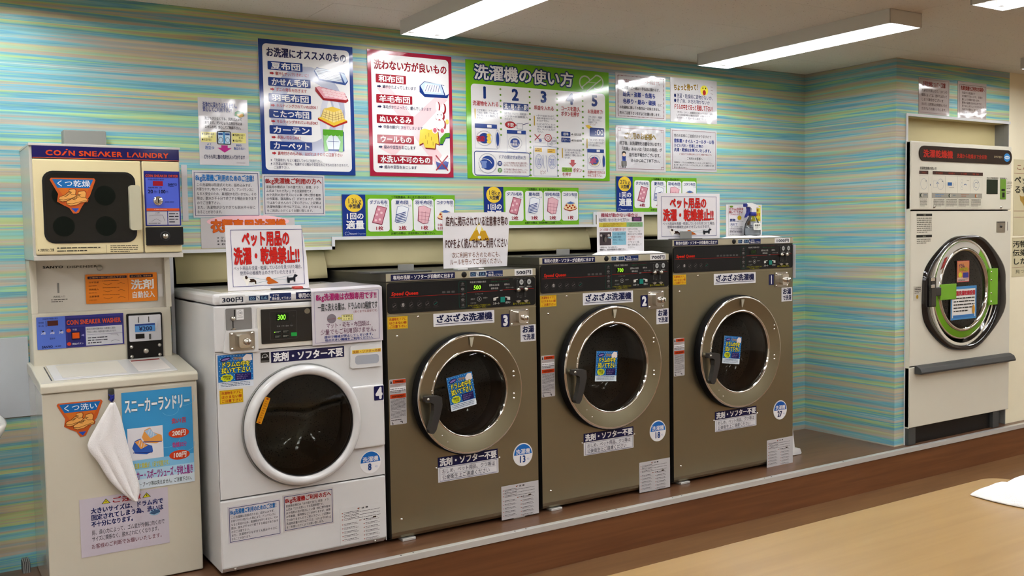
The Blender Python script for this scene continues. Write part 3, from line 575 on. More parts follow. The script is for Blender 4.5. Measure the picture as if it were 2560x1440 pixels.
def d_wait(p):
    p.T('ちょっと待って！', 7, 14, 62, 30, 'A88A1E', .05, 2, rise=.06); p.E(72, 24, 8.5, 11.5, 'E6DC4A', 2); p.E(72, 29, 3.4, 6, 'C84A4A', 3)
    for u in (69, 75): p.E(u, 19, .9, 2, '2A2A2E', 3)
    for v in (14, 22, 30): p.Ln([(86, v), (91, v + 1)], '9A5A5A', .0014, 2)
    p.T('●洗濯・乾燥前に異物がないか、', 7, 35, 94, 46, '2A3C7A', .0, 2); p.T('●終了後、お忘れ物がないか', 7, 46.5, 84, 57, '2A3C7A', .0, 2)
    p.T('ドラムの中をぐるっと見廻して下さい！', 7, 58.5, 94, 72, 'B8322E', .03, 2)
    for i, t in enumerate(('（ボタン、コイン、金属類などが入っていると、故障', 'したりお洋服が破れる事があります。お気を付け下さい。', 'ライター、スプレー缶は厳禁です。）')): p.T(t, 12, 75 + i * 6.4, 90 - (i == 2) * 12, 80 + i * 6.4, '55525A', 0, 2)
def d_remove(p):
    p.F(4, 6, 96, 95, 'A04A5A', .0015, 2)
    for u in (4, 90.5):
        for v in (6, 88.8): p.F(u, v, u + 5.5, v + 6.2, 'A04A5A', .0015, 2)
    p.T('ご利用のお客様へ', 16, 15, 80, 30, 'A08A3A', .04, 2); p.T('終了後、お洗濯物をお置なさいますと', 7, 34, 92, 43, '3A3A44', .02, 2); p.T('「店員」あるいは「次のお客様」が', 9, 46.5, 92, 55, '3A3A44', .02, 2)
    p.T('取り出す場合がございます。', 26, 59, 92, 68, '3A3A44', .02, 2); p.T('あらかじめご了承下さい。', 29, 71.5, 90, 80, '3A3A44', .02, 2)
    p.E(15.5, 61, 4, 5, '23262E', 2); p.E(15.5, 64, 3, 4, 'E6C8A8', 3); p.R(12.2, 67, 19, 80, '3A5AA6', 2, r=.003); p.R(10.5, 78, 20.5, 89, '4A442A', 3, r=.002); p.R(12, 88, 14.6, 92.5, '2A2A2E', 2); p.R(16.4, 88, 19, 92.5, '2A2A2E', 2)
def d_oil(p):
    p.F(3, 4, 97, 95, 'A04A5A', .0015, 2); p.T('他のお客様にご迷惑がかかりますので', 7, 12, 88, 20, '4A4A55', 0, 2)
    p.T('塗料類・オイル・コールタール等', 7, 23.5, 94, 33.5, '2A4C9A', .03, 2); p.T('ひどい汚れ・付着した物の', 7, 35, 70, 43.5, '2A4C9A', .02, 2); p.T('洗濯・乾燥はお断りいたします。', 7, 45, 90, 54, '2A4C9A', .03, 2)
    p.T('(一回だけでも使用出来なくなり、機械が傷みます)', 18, 57, 88, 61.5, 'B05A5A', 0, 2); p.T('ご利用のお客様へ', 34, 66, 68, 73, '5A5A62', 0, 2)
    for i, t in enumerate(('洗濯槽内は、ドラムにお洗濯物が残っていないか、必ずご確認下さい。', '投入物・湯上がりやオゾンドラムに残しまして、お客様のお一部', '責任を負えません。')): p.T(t, 6.5, 77 + i * 6, (92, 93, 38)[i], 81.5 + i * 6, '5A5A62', 0, 2)
def d_pet(p):
    p.F(6, 7, 94.5, 94, '3C4A96', .0016, 2); p.O('ペット用品の', 19, 9, 78, 33, 'D8342A', 'A8281E', .045, .06, 2); p.O('洗濯・乾燥禁止!!', 8.5, 34, 90, 61, 'D8342A', 'A8281E', .045, .06, 2)
    p.T('ペット用品を洗濯・乾燥しているのを見つけた場合、', 7.5, 62.5, 94, 69.5, '35406A', .0, 2); p.T('使用中の機械を止めさせていただきます。', 15, 70, 86, 77, '35406A', .0, 2)
    for a, c in (((22, 79), (50, 86)), ((30, 91), (48, 86)), ((50, 85), (79, 79)), ((56, 84), (78, 87.5))): p.Ln([a, c], '4AA0A8', .0008, 2)
    # long-haired dog, small orange dog, black terrier
    p.poly([(17, 82), (19.5, 79), (22.5, 78), (24, 81), (28, 82), (32.5, 83.5), (34, 88), (33.6, 92), (32, 92), (31.6, 88), (25, 88.5), (23.6, 92.5), (22, 92.5), (21, 88), (19.6, 85), (19.4, 83)], 'EDE9E0', 3); p.poly([(20.5, 78.5), (22.6, 77.6), (24.2, 80.5), (23, 83), (21, 82.5)], '4A3020', 4); p.poly([(26, 82.5), (31, 82.6), (34, 86), (34, 90.5), (32.8, 91), (32, 87.6), (28, 88), (24.8, 87.5), (27, 85)], '4A3020', 4)
    p.poly([(46.5, 82), (48, 80.3), (51, 80.6), (52.4, 83), (57, 86.5), (61.5, 90.6), (55, 91), (49, 92), (47, 90), (48, 87), (46.4, 85)], 'D07A2A', 3)
    p.poly([(72, 84), (73.6, 80), (74, 83), (80, 82.6), (82, 77.5), (86, 79.5), (85, 81.6), (83, 82.6), (82.6, 89.5), (80.6, 89.5), (80.4, 87), (75.6, 87.4), (75.4, 91), (72.6, 91), (72.4, 88)], '1E2C3A', 3)
def d_notice_store(p):
    p.T('店内に掲示されている注意書き等の', 4, 6, 97, 24.5, '5E2A26', .02, 4)
    p.poly([(53, 18), (68.5, 51), (37, 51)], 'E3D35A', 1); p.poly([(45.5, 34), (50, 31), (56, 34), (62, 32.5), (68.5, 51), (37, 51)], 'D9B22E', 2)
    p.E(53, 28, 3.4, 5.5, 'ECEADF', 3); p.poly([(49.8, 29), (56.2, 29), (53, 40)], 'ECEADF', 3); p.E(53, 45, 2.4, 3, 'ECEADF', 3)
    p.T('POPをよく読んでからご利用ください', 3, 45.5, 95.5, 65, '5E2A26', .02, 4)
    p.T('次に利用する方のためにも、', 12, 71, 88, 82, '9A6A4A', .0, 2); p.T('ルールを守ってご利用ください。', 9, 83, 90, 94.5, '9A6A4A', .0, 2)
def d_machine_stop(p):
    p.T('機械が動かない場合は…', 8, 2.5, 95, 13, 'B8506A', .02, 2); p.T('料金が表示してあったらモニターをご覧下さい!', 4, 15, 68, 25, '4A5A7A', .01, 2)
    p.R(74, 12.5, 95, 24, '4A4258', 2); p.R(77, 14.5, 92, 22, '8A5A8A', 3); p.R(4, 26, 62, 37.5, 'DDD25A', 2); p.R(62, 26, 97, 37.5, '9CC99A', 2)
    p.T('1 お金を入れても残金が変わらない', 9, 27.5, 56, 32, 'A8803A', .01, 3); p.T('金額の表示で変わっていない', 12, 32.5, 50, 37, 'A8803A', .01, 3); p.T('2 お金を入れた後に', 66, 27.5, 92, 32, '8A5A4A', .0, 3); p.T('表示がでていない', 68, 32.5, 94, 37, '8A5A4A', .0, 3)
    p.T('コインが詰まっている可能性があります', 5, 39.5, 60, 47.5, 'C0504A', .01, 2)
    p.R(5, 50, 29, 82, '5A5054', 2); p.E(8, 58, 2, 3, 'C9C2BE', 3); p.E(24, 58, 2.6, 3.4, 'C9C2BE', 3); p.E(14, 65, 3, 9, '2E2A2E', 3); p.E(17, 68, 2.5, 7, '7E7670', 4); p.poly([(20, 64), (31, 60), (31, 67)], 'A8CCD8', 5)
    p.R(31, 49, 61, 82, '9CCBDA', 2)
    for i, (t, e) in enumerate((('コイン投入口下の', 58), ('返却口側を', 51), ('押さえて落として', 58), ('下さい！', 43))): p.T(t, 33, 52 + i * 7.3, e, 58 + i * 7.3, '3A5A7A', .0, 3)
    for i, (t, e, c) in enumerate((('お金を入れた後に', 87, '4A4A52'), ('「door」ランプが', 92, '4A4A52'), ('表示されている場合', 96, '4A4A52'), ('ドアが閉まっていない', 96, 'C0504A'), ('合図です!', 80, 'C0504A'), ('ドアをもう一度、', 92, '4A4A52'), ('強く閉め直して', 95, '4A4A52'), ('ください。', 82, '4A4A52'))): p.T(t, 64, 40 + i * 6.6, e, 45.4 + i * 6.6, c, .0, 2)
    p.T('上記方法でも、コインが戻らない、', 5, 85, 44, 90, '3A3A42', .01, 2); p.T('連絡先に、お店の電話番号へ連絡下さい。', 5, 90.5, 62, 95.5, '3A3A42', .01, 2)
def d_wipe_sheet(p):
    p.F(6, 3, 96, 96, 'A9A68A', .001, 2); p.R(66, 3, 96, 52, 'E0D84A', 2); p.E(14, 6, 5, 3, '7A9A3A', 3); p.T('ドラムの中を', 7, 9, 48, 18, 'B83A4A', .03, 3); p.T('拭いて下さい', 7, 18, 46, 27, 'B83A4A', .03, 3); p.T('ご利用後は必ず', 9, 28, 38, 33, 'C8507A', .0, 3)
    p.E(36, 41, 5.5, 7, 'D9C23A', 3); p.T('異物', 9, 43, 25, 53, '3A5A9A', .03, 3); p.T('が付着していると、', 25, 50, 50, 54, '3A3A42', 0, 3); p.T('汚れて', 11, 57, 31, 66, '3A5A9A', .02, 3); p.T('他のお客様に迷惑', 12, 67, 45, 71, '3A3A42', 0, 3)
    p.D(9, 73, 44, 94, 5, '4A4A52', 3); p.T('お掃除', 74, 13, 90, 22, 'A86A1E', .04, 3); p.T('出来', 76, 26, 84, 37, 'C0481E', .05, 3); p.T('ます', 82, 26, 95, 37, 'C0481E', .05, 3); p.T('すぐに', 83, 43, 93, 50, 'B85A1E', .04, 3); p.D(62, 64, 94, 92, 6, '6A6A8A', 3)
def d_price(t):
    def d(p): p.T(t, 8, 14, 93, 88, '23304A', .03, 2)
    return d
def d_auto(p): p.T('専用の洗剤・ソフターが自動的に出ます', 3, 14, 97.5, 88, WHT, .02, 2)
def d_doorcode(p):
    p.R(3, 12, 37, 88, '24446E', 1); p.T('dOOr', 7, 28, 33, 74, '9CC4DA', .0, 2); p.R(55, 12, 97, 88, '24446E', 1); p.T('E.dL', 62, 28, 92, 74, '9CC4DA', 0, 2); p.Ln([(39, 22), (52, 80)], '24446E', .0016, 2); p.Ln([(41, 20), (42, 50)], '24446E', .001, 2); p.Ln([(50, 50), (51, 80)], '24446E', .001, 2)
def d_doorclose(p): p.T('ドアを', 12, 10, 44, 48, WHT, .02, 2); p.T('閉め直して下さい', 10, 52, 97, 92, WHT, .02, 2); p.poly([(0, 34), (7, 50), (0, 66)], WHT, 2)
def d_zabu(p): p.T('ざぶざぶ洗濯機', 3.5, 10, 96.5, 74, '1D2C62', .045, 2); p.R(3, 80, 97, 84, '1D2C62', 2)
def d_num(t):
    def d(p): p.T(t, 20 if t != '1' else 28, 12, 84 if t != '1' else 74, 86, 'E6E6E6', .07, 2)
    return d
def d_hot(p): p.T('お湯', 10, 5, 90, 50, '1D2C62', .045, 2); p.T('で洗濯', 10, 54, 92, 92, '1D2C62', .03, 2)
def d_pinch(p):
    p.F(2, 3, 98, 97, 'A8901E', .001, 1)
    for i, t in enumerate(('洗濯物をドアに', 'はさまない様', 'ご注意下さい')): p.T(t, 7, 9 + i * 29, 94, 33 + i * 29, 'C0542A', .02, 2)
def d_nodet(p): p.T('洗剤・ソフター不要', 2.5, 10, 98, 92, 'E9E9E9', .045, 2)
def d_diaper(p):
    p.F(2.5, 5, 97.5, 95, '3C4A7A', .0012, 2); p.T('おしめ、ペット用品、クツ等は', 6, 11, 94, 45, '35405E', .0, 2); p.Ln([(5, 49), (95, 49)], '5A6A9A', .0007, 2); p.T('公衆衛生上ご遠慮ください', 6, 52, 85, 87, '35405E', .0, 2); p.Ln([(5, 90), (95, 90)], '5A6A9A', .0007, 2)
def d_kg(n, c2):
    def d(p):
        p.E(50, 50, 48, 48, WHT, 1, n=36); p.E(50, 50, 46, 46, c2, 2, 0, 180, 24); p.T('洗濯機', 13, 24, 87, 48, WHT, .02, 3); w_ = 16 if len(n) == 1 else 36
        p.T(n, 48 - w_ / 2 - 2, 55, 48 + w_ / 2 - 2, 84, '2A5A9A' if n != '27' else '2A3A6A', .04, 3); p.T('キロ', 70, 66, 82, 77, c2, 0, 3)
    return d
def d_plate(p):
    p.T('ご 注 意', 38, 4, 62, 9, '4A4648', .03, 2); p.E(40, 6.5, 2, 2, 'C08A7A', 3)
    y = 11
    for i in range(3):
        p.E(5, y + 2.5, 1.4, 1.2, 'C8847A', 2); p.D(8, y, 50, y + 3.4, 1, '3E3A3C', 2, .8); p.D(8, y + 3.5, 93, y + 7, 1, '8A8688', 2, .95); y += 8.6
    p.T('ご 注 意', 45, y + 1, 60, y + 4.5, '4A4648', .03, 2); p.E(43, y + 3, 1.8, 1.4, 'C08A7A', 3); p.R(72, y - 1, 79, y + 3, '6A5E4E', 2)
    y += 6
    for u in (5, 52):
        yy = y - (u > 10) * 4
        for i in range(5 + (u > 10)): p.E(u, yy + 2, 1.4, 1.1, 'C8847A', 2); p.D(u + 3, yy, u + 34, yy + 3.2, 1, '3E3A3C', 2, .9); p.D(u + 3, yy + 3.5, u + 42, yy + 6.6, 1, '9A9698', 2, .8); yy += 10.8
def d_warning(p):
    p.R(20, 1.5, 98, 9.5, 'D0541E', 2); p.poly([(4, 9), (10, 1.5), (16, 9)], '2A2626', 3); p.T('WARNING', 34, 3.5, 84, 7.5, '3A1E10', .03, 3); p.D(5, 11, 92, 17, 3, 'B08A82', 2); p.R(3, 17.5, 97, 25, 'EDEDED', 2); p.D(5, 20, 94, 31, 3, '6A6668', 3)
    p.R(3, 33, 97, 42, 'D0541E', 2); p.T('AVERTISSEMENT', 14, 35.5, 86, 39.8, '3A1E10', .03, 3); p.D(5, 43.5, 94, 68, 9, '6A6668', 3); p.D(5, 69.5, 94, 86, 6, '8A8688', 3); p.D(5, 88, 94, 91.5, 1, '2A2626', 3); p.R(10, 92.5, 13, 98, '2A2626', 3); p.R(13, 96.5, 20, 98, '2A2626', 3); p.R(60, 93, 72, 94.5, '2A2626', 3); p.R(70, 94, 74, 98, '2A2626', 3)
def d_wipe(p):
    p.R(0, 0, 100, 81, '2A86C4', 1)
    for j in range(11):
        for i in range(12): p.E(4 + i * 8.4 + (j % 2) * 4, 4 + j * 7.2, 1.3, 1, 'A9D6EA', 2, n=6)
    p.E(22, 13, 15, 6, '2A2A6E', 3, rot=12); p.E(22, 13, 12, 3, '9A8AC4', 4, rot=12); p.T('ご利用の前に', 42, 8, 70, 17, 'C8A03A', .03, 3); p.poly([(70, 12), (82, 2), (96, 4), (98, 20), (88, 24), (74, 24)], 'E2DAD6', 3)
    p.O('ドラムの中を', 9, 20, 92, 38, 'E6E03A', '14243A', .03, .11, 4); p.O('拭いて下さい', 9, 38, 92, 56, 'E6E03A', '14243A', .03, .11, 4)
    q = []
    for i in range(20): a = 2 * PI * i / 20; r = 1 if i % 2 else .82; q.append((24 + 19 * r * math.cos(a), 69 + 12 * r * math.sin(a)))
    p.poly(q, 'D6E03A', 3); p.T('便器用品', 13, 62, 36, 68, '4A4A1E', .02, 4); p.T('ご注意', 15, 69, 34, 75, '4A4A1E', .02, 4)
    p.R(48, 58, 93, 79, '2A2470', 3, r=.003)
    for i, t in enumerate(('ＰＭにボールペン', '汚れは落とさない', '事があります')): p.T(t, 51, 60 + i * 6, 90 - i * 6, 65 + i * 6, 'B0A0D0', .0, 4)
    for i in range(3): p.D(6, 83.5 + i * 4.6, 94, 87.5 + i * 4.6, 1, '4A6A8A', 2, .95)
def d_8only(p):
    p.F(3.5, 4, 95, 96, '5A5AA0', .001, 2); p.T('8kg洗濯機は衣類専用です!!', 6, 6, 92, 20, 'B8287E', .04, 3); p.T('一度に洗える量は、ドラムの1/2程度です', 8, 24, 93, 39, '2A3A3A', .02, 3); p.T('(あくまでも目安です)', 58, 40, 92, 45, 'A03A3A', .0, 3)
    p.E(27, 53, 6.4, 8.6, '9A9298', 2); p.Ln([(21.5, 54), (32, 53)], 'B05A6A', .0012, 3); p.R(41, 47, 57, 58, 'E8E29A', 2); p.F(41, 47, 57, 58, 'B0A83A', .0008, 3); p.T('洗濯物は', 42.5, 47.6, 56, 52, '4A4A1E', 0, 4); p.T('ここまで', 42.5, 52.8, 56, 57.2, '4A4A1E', 0, 4); p.poly([(34.5, 53), (38, 50), (38, 52), (41, 52), (41, 54), (38, 54), (38, 56)], 'D9D24A', 3)
    p.T('マット・毛布・布団類は、', 19, 60, 86, 71, '7A2A5E', .0, 3); p.T('少量でもご利用頂けません。', 11, 71.5, 94, 82.5, '7A2A5E', .0, 3); p.T('途中で機械が停止してしまいます。', 16, 83.5, 88, 89, '2A4A9A', .02, 3); p.T('他の大きい機械をご利用ください。', 17, 89.5, 88, 95, '2A4A9A', .02, 3)
def d_ctrl(price, beads, glow=True):
    def d(p):
        asp = p.W / p.H
        def X(x): return x / p.W * 100
        R0 = 50.5  # the right-hand block starts here
        w = p.W; ox = w - .36            # right block is the same size on every machine
        U = lambda t: (ox + t * .36) / w * 100
        p.T('Speed Queen', X(.016), 30, X(.016) + X(.12), 41, 'D8381E', .05, 2, slant=.15); p.R(X(.008), 46.5, U(.03), 47.8, 'A8281E', 1)
        for i in range(beads): a = U(-.1) - X(.022 * (beads - i)); p.R(a, 35, a + X(.015), 42, '6A6A68', 2, r=.002)
        for i in range(6):
            a = X(.018 + i * .037); p.ring(a + X(.012), 74, X(.011), 8, .0012, '6E6A68', 2, 0 if i % 2 else 40, 340); p.Ln([(a + X(.004), 78), (a + X(.018), 71)], '8A8684' if i != 5 else '1E8A7A', .0025, 3); p.D(a, 84, a + X(.027), 90, 2, '54504E', 2); p.E(a + X(.012), 62, X(.002), 1.2, '5A5654', 2, n=8)
        p.E(X(.018 + .037) + X(.012), 73, X(.006), 6, 'B9B6B0', 3, n=12)
        p.F(U(-.065), 4, U(.035), 96, '1E6A5A', .0015, 2, r=.01)
        for i in range(5):
            v = 13 + i * 18; p.E(U(-.015), v, X(.008), 4.2, '8A8886' if i in (1, 3) else '5A5856', 3, n=12); p.poly([(U(-.03), v + 3), (U(-.01), v - 5), (U(.005), v + 2)], '7A7876', 3); p.Ln([(U(-.04), v + 7), (U(.012), v + 7)], '8A8886', .001, 3)
        p.T('料金/終了時間の表示', U(.085), 6, U(.305), 13, 'B9B9B4', .02, 2); p.R(U(.115), 19, U(.25), 37, '101410', 2); p.T(price, U(.13), 21, U(.23), 35, '7FC41E' if glow else '3E5A1E', .02, 3, slant=.1, kind='lit' if glow else None)
        p.R(U(.045), 42.5, U(.46), 44, 'A8281E', 1); p.R(U(.53), 40.5, U(.98), 42, 'A8281E', 1)
        p.T('ドアロック中', U(.15), 48, U(.26), 53, 'A9A9A4', .0, 2); p.ring(U(.207), 68, X(.011), 8, .002, 'A9A9A4', 2); p.E(U(.207), 68, X(.003), 2.4, 'C9C9C4', 3, n=10)
        p.T('運転中', U(.09), 64, U(.15), 70, 'A9A9A4', .0, 2); p.T('使用中', U(.26), 62, U(.32), 68, 'A9A9A4', .0, 2); p.T('すすぎ中', U(.085), 78, U(.165), 84, 'A9A9A4', 0, 2)
        p.T('ドアロック中ランプが消えてから', U(.05), 86, U(.36), 92.5, 'B9B41E', .01, 2); p.T('ドアを開けて下さい', U(.11), 93, U(.3), 99, 'B9B41E', .01, 2)
        p.T('ご使用のコースによりますが洗剤は自動で', U(.37), 2.5, U(.62), 7, '8A4A44', 0, 2); p.T('自動的に洗剤・ソフターが出ますので', U(.37), 8.5, U(.62), 13, '2E8A5A', 0, 2)
        p.T('標準/ぬるま湯', U(.345), 19, U(.485), 27, 'B9B9B4', .02, 2); p.T('標準/湯温', U(.37), 31, U(.47), 38, 'B9B9B4', .02, 2); p.T('標準/水', U(.555), 19, U(.632), 26, 'B9B9B4', .02, 2); p.T('デリケート/水', U(.575), 31, U(.685), 37, 'B9B9B4', .01, 2)
        p.R(U(.495), 41, U(.53), 43, 'B9B9B4', 2)
        for a, q_ in ((.40, 1), (.565, -1)):
            uu = [U(a + (x if q_ > 0 else .07 - x)) for x in (0, .045, .07, .07, .04, .04, 0)]; p.poly(list(zip(uu, (67, 65, 64, 67.5, 69, 76, 77))), 'D9D9D2', 2)
        p.T('スタート', U(.393), 82, U(.487), 91, 'D9D9D2', .03, 2); p.T('ボタン', U(.568), 81, U(.64), 89.5, 'D9D9D2', .03, 2); p.T('おつりは出ません', U(.673), 87, U(.925), 96, 'B9B41E', .02, 2)
        p.T('コインはゆっくり入れてください', U(.675), 1.5, U(.965), 6.5, '8A8A86', 0, 2)
        for a, t in ((.80, '100'), (.91, '500')): p.E(U(a), 17, X(.0105), 9.5, 'C9CCC9', 2, n=18); p.T(t, U(a - .017), 13.5, U(a + .015), 20, '3A4444', .02, 3); p.T('硬貨投入', U(a - .036), 31, U(a + .036), 36.5, 'B9B9B4', .02, 2)
        p.T('コイン', U(.765), 62, U(.8), 67, '8A8A86', 0, 2); p.T('返却', U(.77), 68, U(.8), 73, '8A8A86', 0, 2)
    return d
# ================================================================ wall posters
def wall_sheet(name, x0, x1, z0, z1, draw, base, kind, label, cat='poster', y=YW, group=None, corner=0, th=.0015, rot=0, seed=1, **k):
    return sheet(name, x1 - x0, z1 - z0, draw, (x0, y - .0003, z0), base, kind, label=label, cat=cat, group=group, corner=corner, th=th, rot=rot, seed=seed, **k)
wall_sheet('poster', 1.311, 1.740, 1.721, 2.292, d_recommend, 'E4E6EA', 'gloss', 'blue-framed glossy poster listing bedding suited to washing, leftmost of the three large posters', th=.003)
wall_sheet('poster', 1.811, 2.244, 1.721, 2.292, d_avoid, 'E4E6EA', 'gloss', 'crimson-framed glossy poster of things not to wash, with a stuffed rabbit drawing', th=.003)
wall_sheet('poster', 2.322, 3.190, 1.719, 2.288, d_howto, '86C51C', 'gloss', 'wide lime green poster with the five numbered steps for using the washers', th=.003)
wall_sheet('capacity_board', 1.671, 2.248, 1.447, 1.636, d_capacity('13kg', '中型機', ('1枚', '2枚', '1枚', '18kg以上')), '8CC63A', 'gloss', 'green capacity board with a yellow 13kg disc, lowest and leftmost of the three', 'sign', group='capacity boards', th=.003)
wall_sheet('capacity_board', 2.410, 2.984, 1.490, 1.680, d_capacity('18kg', '大型機', ('2枚', '2枚', '2枚', '1枚')), '8CC63A', 'gloss', 'green capacity board with a yellow 18kg disc, middle one, half behind the white notice', 'sign', group='capacity boards', th=.003)
wall_sheet('capacity_board', 3.233, 3.812, 1.555, 1.744, d_capacity('27kg', '大型機', ('4枚', '4枚', '4枚', '2枚')), '8CC63A', 'gloss', 'green capacity board with a yellow 27kg disc, highest and rightmost of the three', 'sign', group='capacity boards', th=.003)
PAP = 'DAD8DA'
wall_sheet('laminated_notice', 1.052, 1.257, 1.753, 2.030, d_detergent, PAP, 'lam', 'tall laminated notice with a small washer drawing and pink arrow, left of the blue-framed poster', 'notice')
wall_sheet('laminated_notice', 1.019, 1.301, 1.535, 1.730, d_8kg(0), PAP, 'lam', 'white 8kg washer notice with blue heading, on the wall right of the sneaker dryer', 'notice')
wall_sheet('laminated_notice', 1.312, 1.592, 1.542, 1.719, d_8kg(1), PAP, 'lam', 'white 8kg washer notice with a red heading, taped under the blue-framed poster', 'notice')
wall_sheet('laminated_notice', 1.047, 1.450, 1.408, 1.533, d_clothes_only, 'D6D2D2', 'lam', 'notice with big orange lettering on a pink oval, half hidden by the pet notice', 'notice')
wall_sheet('laminated_notice', 3.237, 3.588, 2.056, 2.294, d_liability, PAP, 'lam', 'laminated notice with dotted border and blue lines, upper left of the four square ones', 'notice')
wall_sheet('laminated_notice', 3.622, 3.974, 2.054, 2.298, d_wait, PAP, 'lam', 'laminated notice with a yellow shouting face, upper right of the four square ones', 'notice')
wall_sheet('laminated_notice', 3.235, 3.585, 1.773, 2.018, d_remove, PAP, 'lam', 'laminated notice with a figure of a person holding a suitcase, lower left of the four', 'notice')
wall_sheet('laminated_notice', 3.621, 3.971, 1.781, 2.017, d_oil, PAP, 'lam', 'laminated notice with blue lines refusing oily laundry, lower right of the four', 'notice')
wall_sheet('price_slip', .976, .999, 1.523, 1.751, None, PAP, 'gloss', 'narrow edge of a white slip showing behind the right side of the sneaker dryer', 'notice')
def d_r1(p):
    p.F(3, 4, 97, 96, '8A6A6A', .0012, 2); p.T('洗濯乾燥機について・ご注意', 13, 9, 86, 24, 'A03A34', .04, 2)
    for i, t in enumerate(('洗濯物が片寄ったり、コインの', '種類によっては、途中で止まって', 'しまう場合がございま', 'すので、お客様はお時間をいただ', 'きますようお願いいたします。')): p.T(t, 8, 30 + i * 12.5, 92 - (i == 2) * 12, 39 + i * 12.5, '5A4A46', 0, 2)
def d_r2(p):
    p.F(6, 8, 97, 94, '5A3A3A', .0015, 2); p.T('洗濯乾燥機をご利用のお客様へ', 9, 11, 92, 24, 'A03A34', .03, 2)
    for i, t in enumerate(('洗濯から乾燥まで', '全自動で行ないます。衣類の', '量により時間が違います。', '最後の温度は30分以内です。', '取り出しまでに少々かかります', '洗濯だけの場合は、取り出してたたむ', 'のでお得です。')): p.T(t, 14, 27 + i * 9, (60, 86, 80, 88, 92, 93, 46)[i], 34 + i * 9, '5A4A46', 0, 2)
wall_sheet('laminated_notice', 4.914, 5.204, 2.092, 2.298, d_r1, 'C9C0BC', 'lam', 'laminated red-headed notice above the white washer dryer, left one', 'notice', y=YR)
wall_sheet('laminated_notice', 5.285, 5.576, 2.088, 2.302, d_r2, 'C9C0BC', 'lam', 'laminated notice with a dark border line above the washer dryer, right one', 'notice', y=YR)
def d_cream(p):
    p.T('こんな物は洗えません', 3, 6, 97, 14, 'A0583A', .0, 2); p.R(0, 18, 100, 18.4, 'A05A5A', 2)
    p.T('ペットの使用してい', 0.5, 21, 97, 32, '4A4A34', .03, 2); p.T('るものや毛のついた', 0.5, 34, 97, 45, '4A4A34', .03, 2)
    p.poly([(9, 47), (12, 48.5), (19, 48), (24, 51), (25, 58), (20, 61), (19, 66), (13, 57), (10, 54)], 'C0A050', 2); p.E(16, 52, 1, 1, '4A3A20', 3, n=8)
    p.R(0, 67.5, 100, 67.9, 'A05A5A', 2); p.R(0, 75.5, 100, 75.9, 'A05A5A', 2)
# large cream wall notice: continues beyond the picture edge
wall_sheet('wall_notice', 5.880, 6.62, 1.385, 1.86, d_cream, 'E0D8B8', 'matte', 'cream notice with brown writing about pets, on the wall right of the washer dryer', 'notice', y=YR)
def d_cream2(p):
    p.R(0, 1, 100, 1.6, 'A05A5A', 2)
    for i, (t, e) in enumerate((('汚物が付着したもの', 98), ('伝染病に使用したり', 98), ('したもの', 44))): p.T(t, 0.5, 8 + i * 22, e, 26 + i * 22, '4A4A34', .03, 2)
    p.R(0, 76, 100, 76.6, 'A05A5A', 2); p.T('見つけた場合はお断りします', 5, 82, 98, 92, '6A6A54', 0, 2)
wall_sheet('wall_notice', 5.872, 6.62, 1.125, 1.372, d_cream2, 'E0D8B8', 'matte', 'cream notice on soiled laundry, directly below the pet notice at the right edge', 'notice', y=YR)

# ================================================================ machines
def sticker(parent, x0, x1, z0, z1, draw, base='E4E4E2', name='sticker', y=-.0006, label=None, rot=0, corner=0, kind='gloss', th=.0006, seed=1, loc=None):
    return sheet(name, x1 - x0, z1 - z0, draw, loc or (x0, y, z0), base, kind, parent, rot=rot, th=th, corner=corner, label=label, seed=seed, printname='lettering')
def coin_box(r, x0, x1, z0, z1, y=0):
    cb = MB().prism(rr(x0, x1, z0, z1, .004), y - .004, y, 'dull_chrome').build('coin_box', r, bevel=.001)
    w, h = x1 - x0, z1 - z0; cx, cz = x0 + w * .52, z0 + h * .52; s = min(w, h)
    MB().prism(rr(cx - s * .3, cx + s * .3, cz - s * .36, cz + s * .36, s * .14), y - .03, y - .0035, 'chrome').build('lock_housing', cb, bevel=.006, seg=3)
    q = MB(); q.lathe(cx + s * .12, cz - s * .04, [(.0001, y - .05), (s * .14, y - .05), (s * .17, y - .046), (s * .18, y - .029)], 'chrome', 20); q.box(cx + s * .12 - .001, cx + s * .12 + .001, y - .0512, y - .0495, cz - s * .12, cz + s * .04, 'black_plastic'); q.build('lock_cylinder', cb)
    for a in (.1, .9):
        for c in (.1, .9): MB().lathe(x0 + w * a, z0 + h * c, [(.0001, y - .009), (.0042, y - .0078), (.006, y - .0038)], 'chrome', 12).build('bolt', cb)
    return cb
def coin_slots(panel, U, z0, H, y):
    for a in (.74, .85):
        x = U(a); q = MB(); q.box(x - .0035, x + .0035, y - .0025, y - .0003, z0 + H * .3, z0 + H * .9, 'dark_grey'); q.box(x - .0012, x + .0012, y - .0032, y - .002, z0 + H * .34, z0 + H * .86, 'black_plastic')
        q.build('coin_slot', panel)
        q = MB(); q.lathe(x - .002, z0 + H * .57, [(.0001, y - .022), (.007, y - .02), (.0095, y - .012), (.0085, y - .002)], 'dull_chrome', 16); q.build('coin_knob', panel)
        q = MB(); q.prism([(x - .012, z0 + H * .18), (x, z0 + H * .1), (x + .014, z0 + H * .18), (x + .004, z0 + H * .21)], y - .008, y - .0004, 'dull_chrome'); q.build('coin_return', panel)
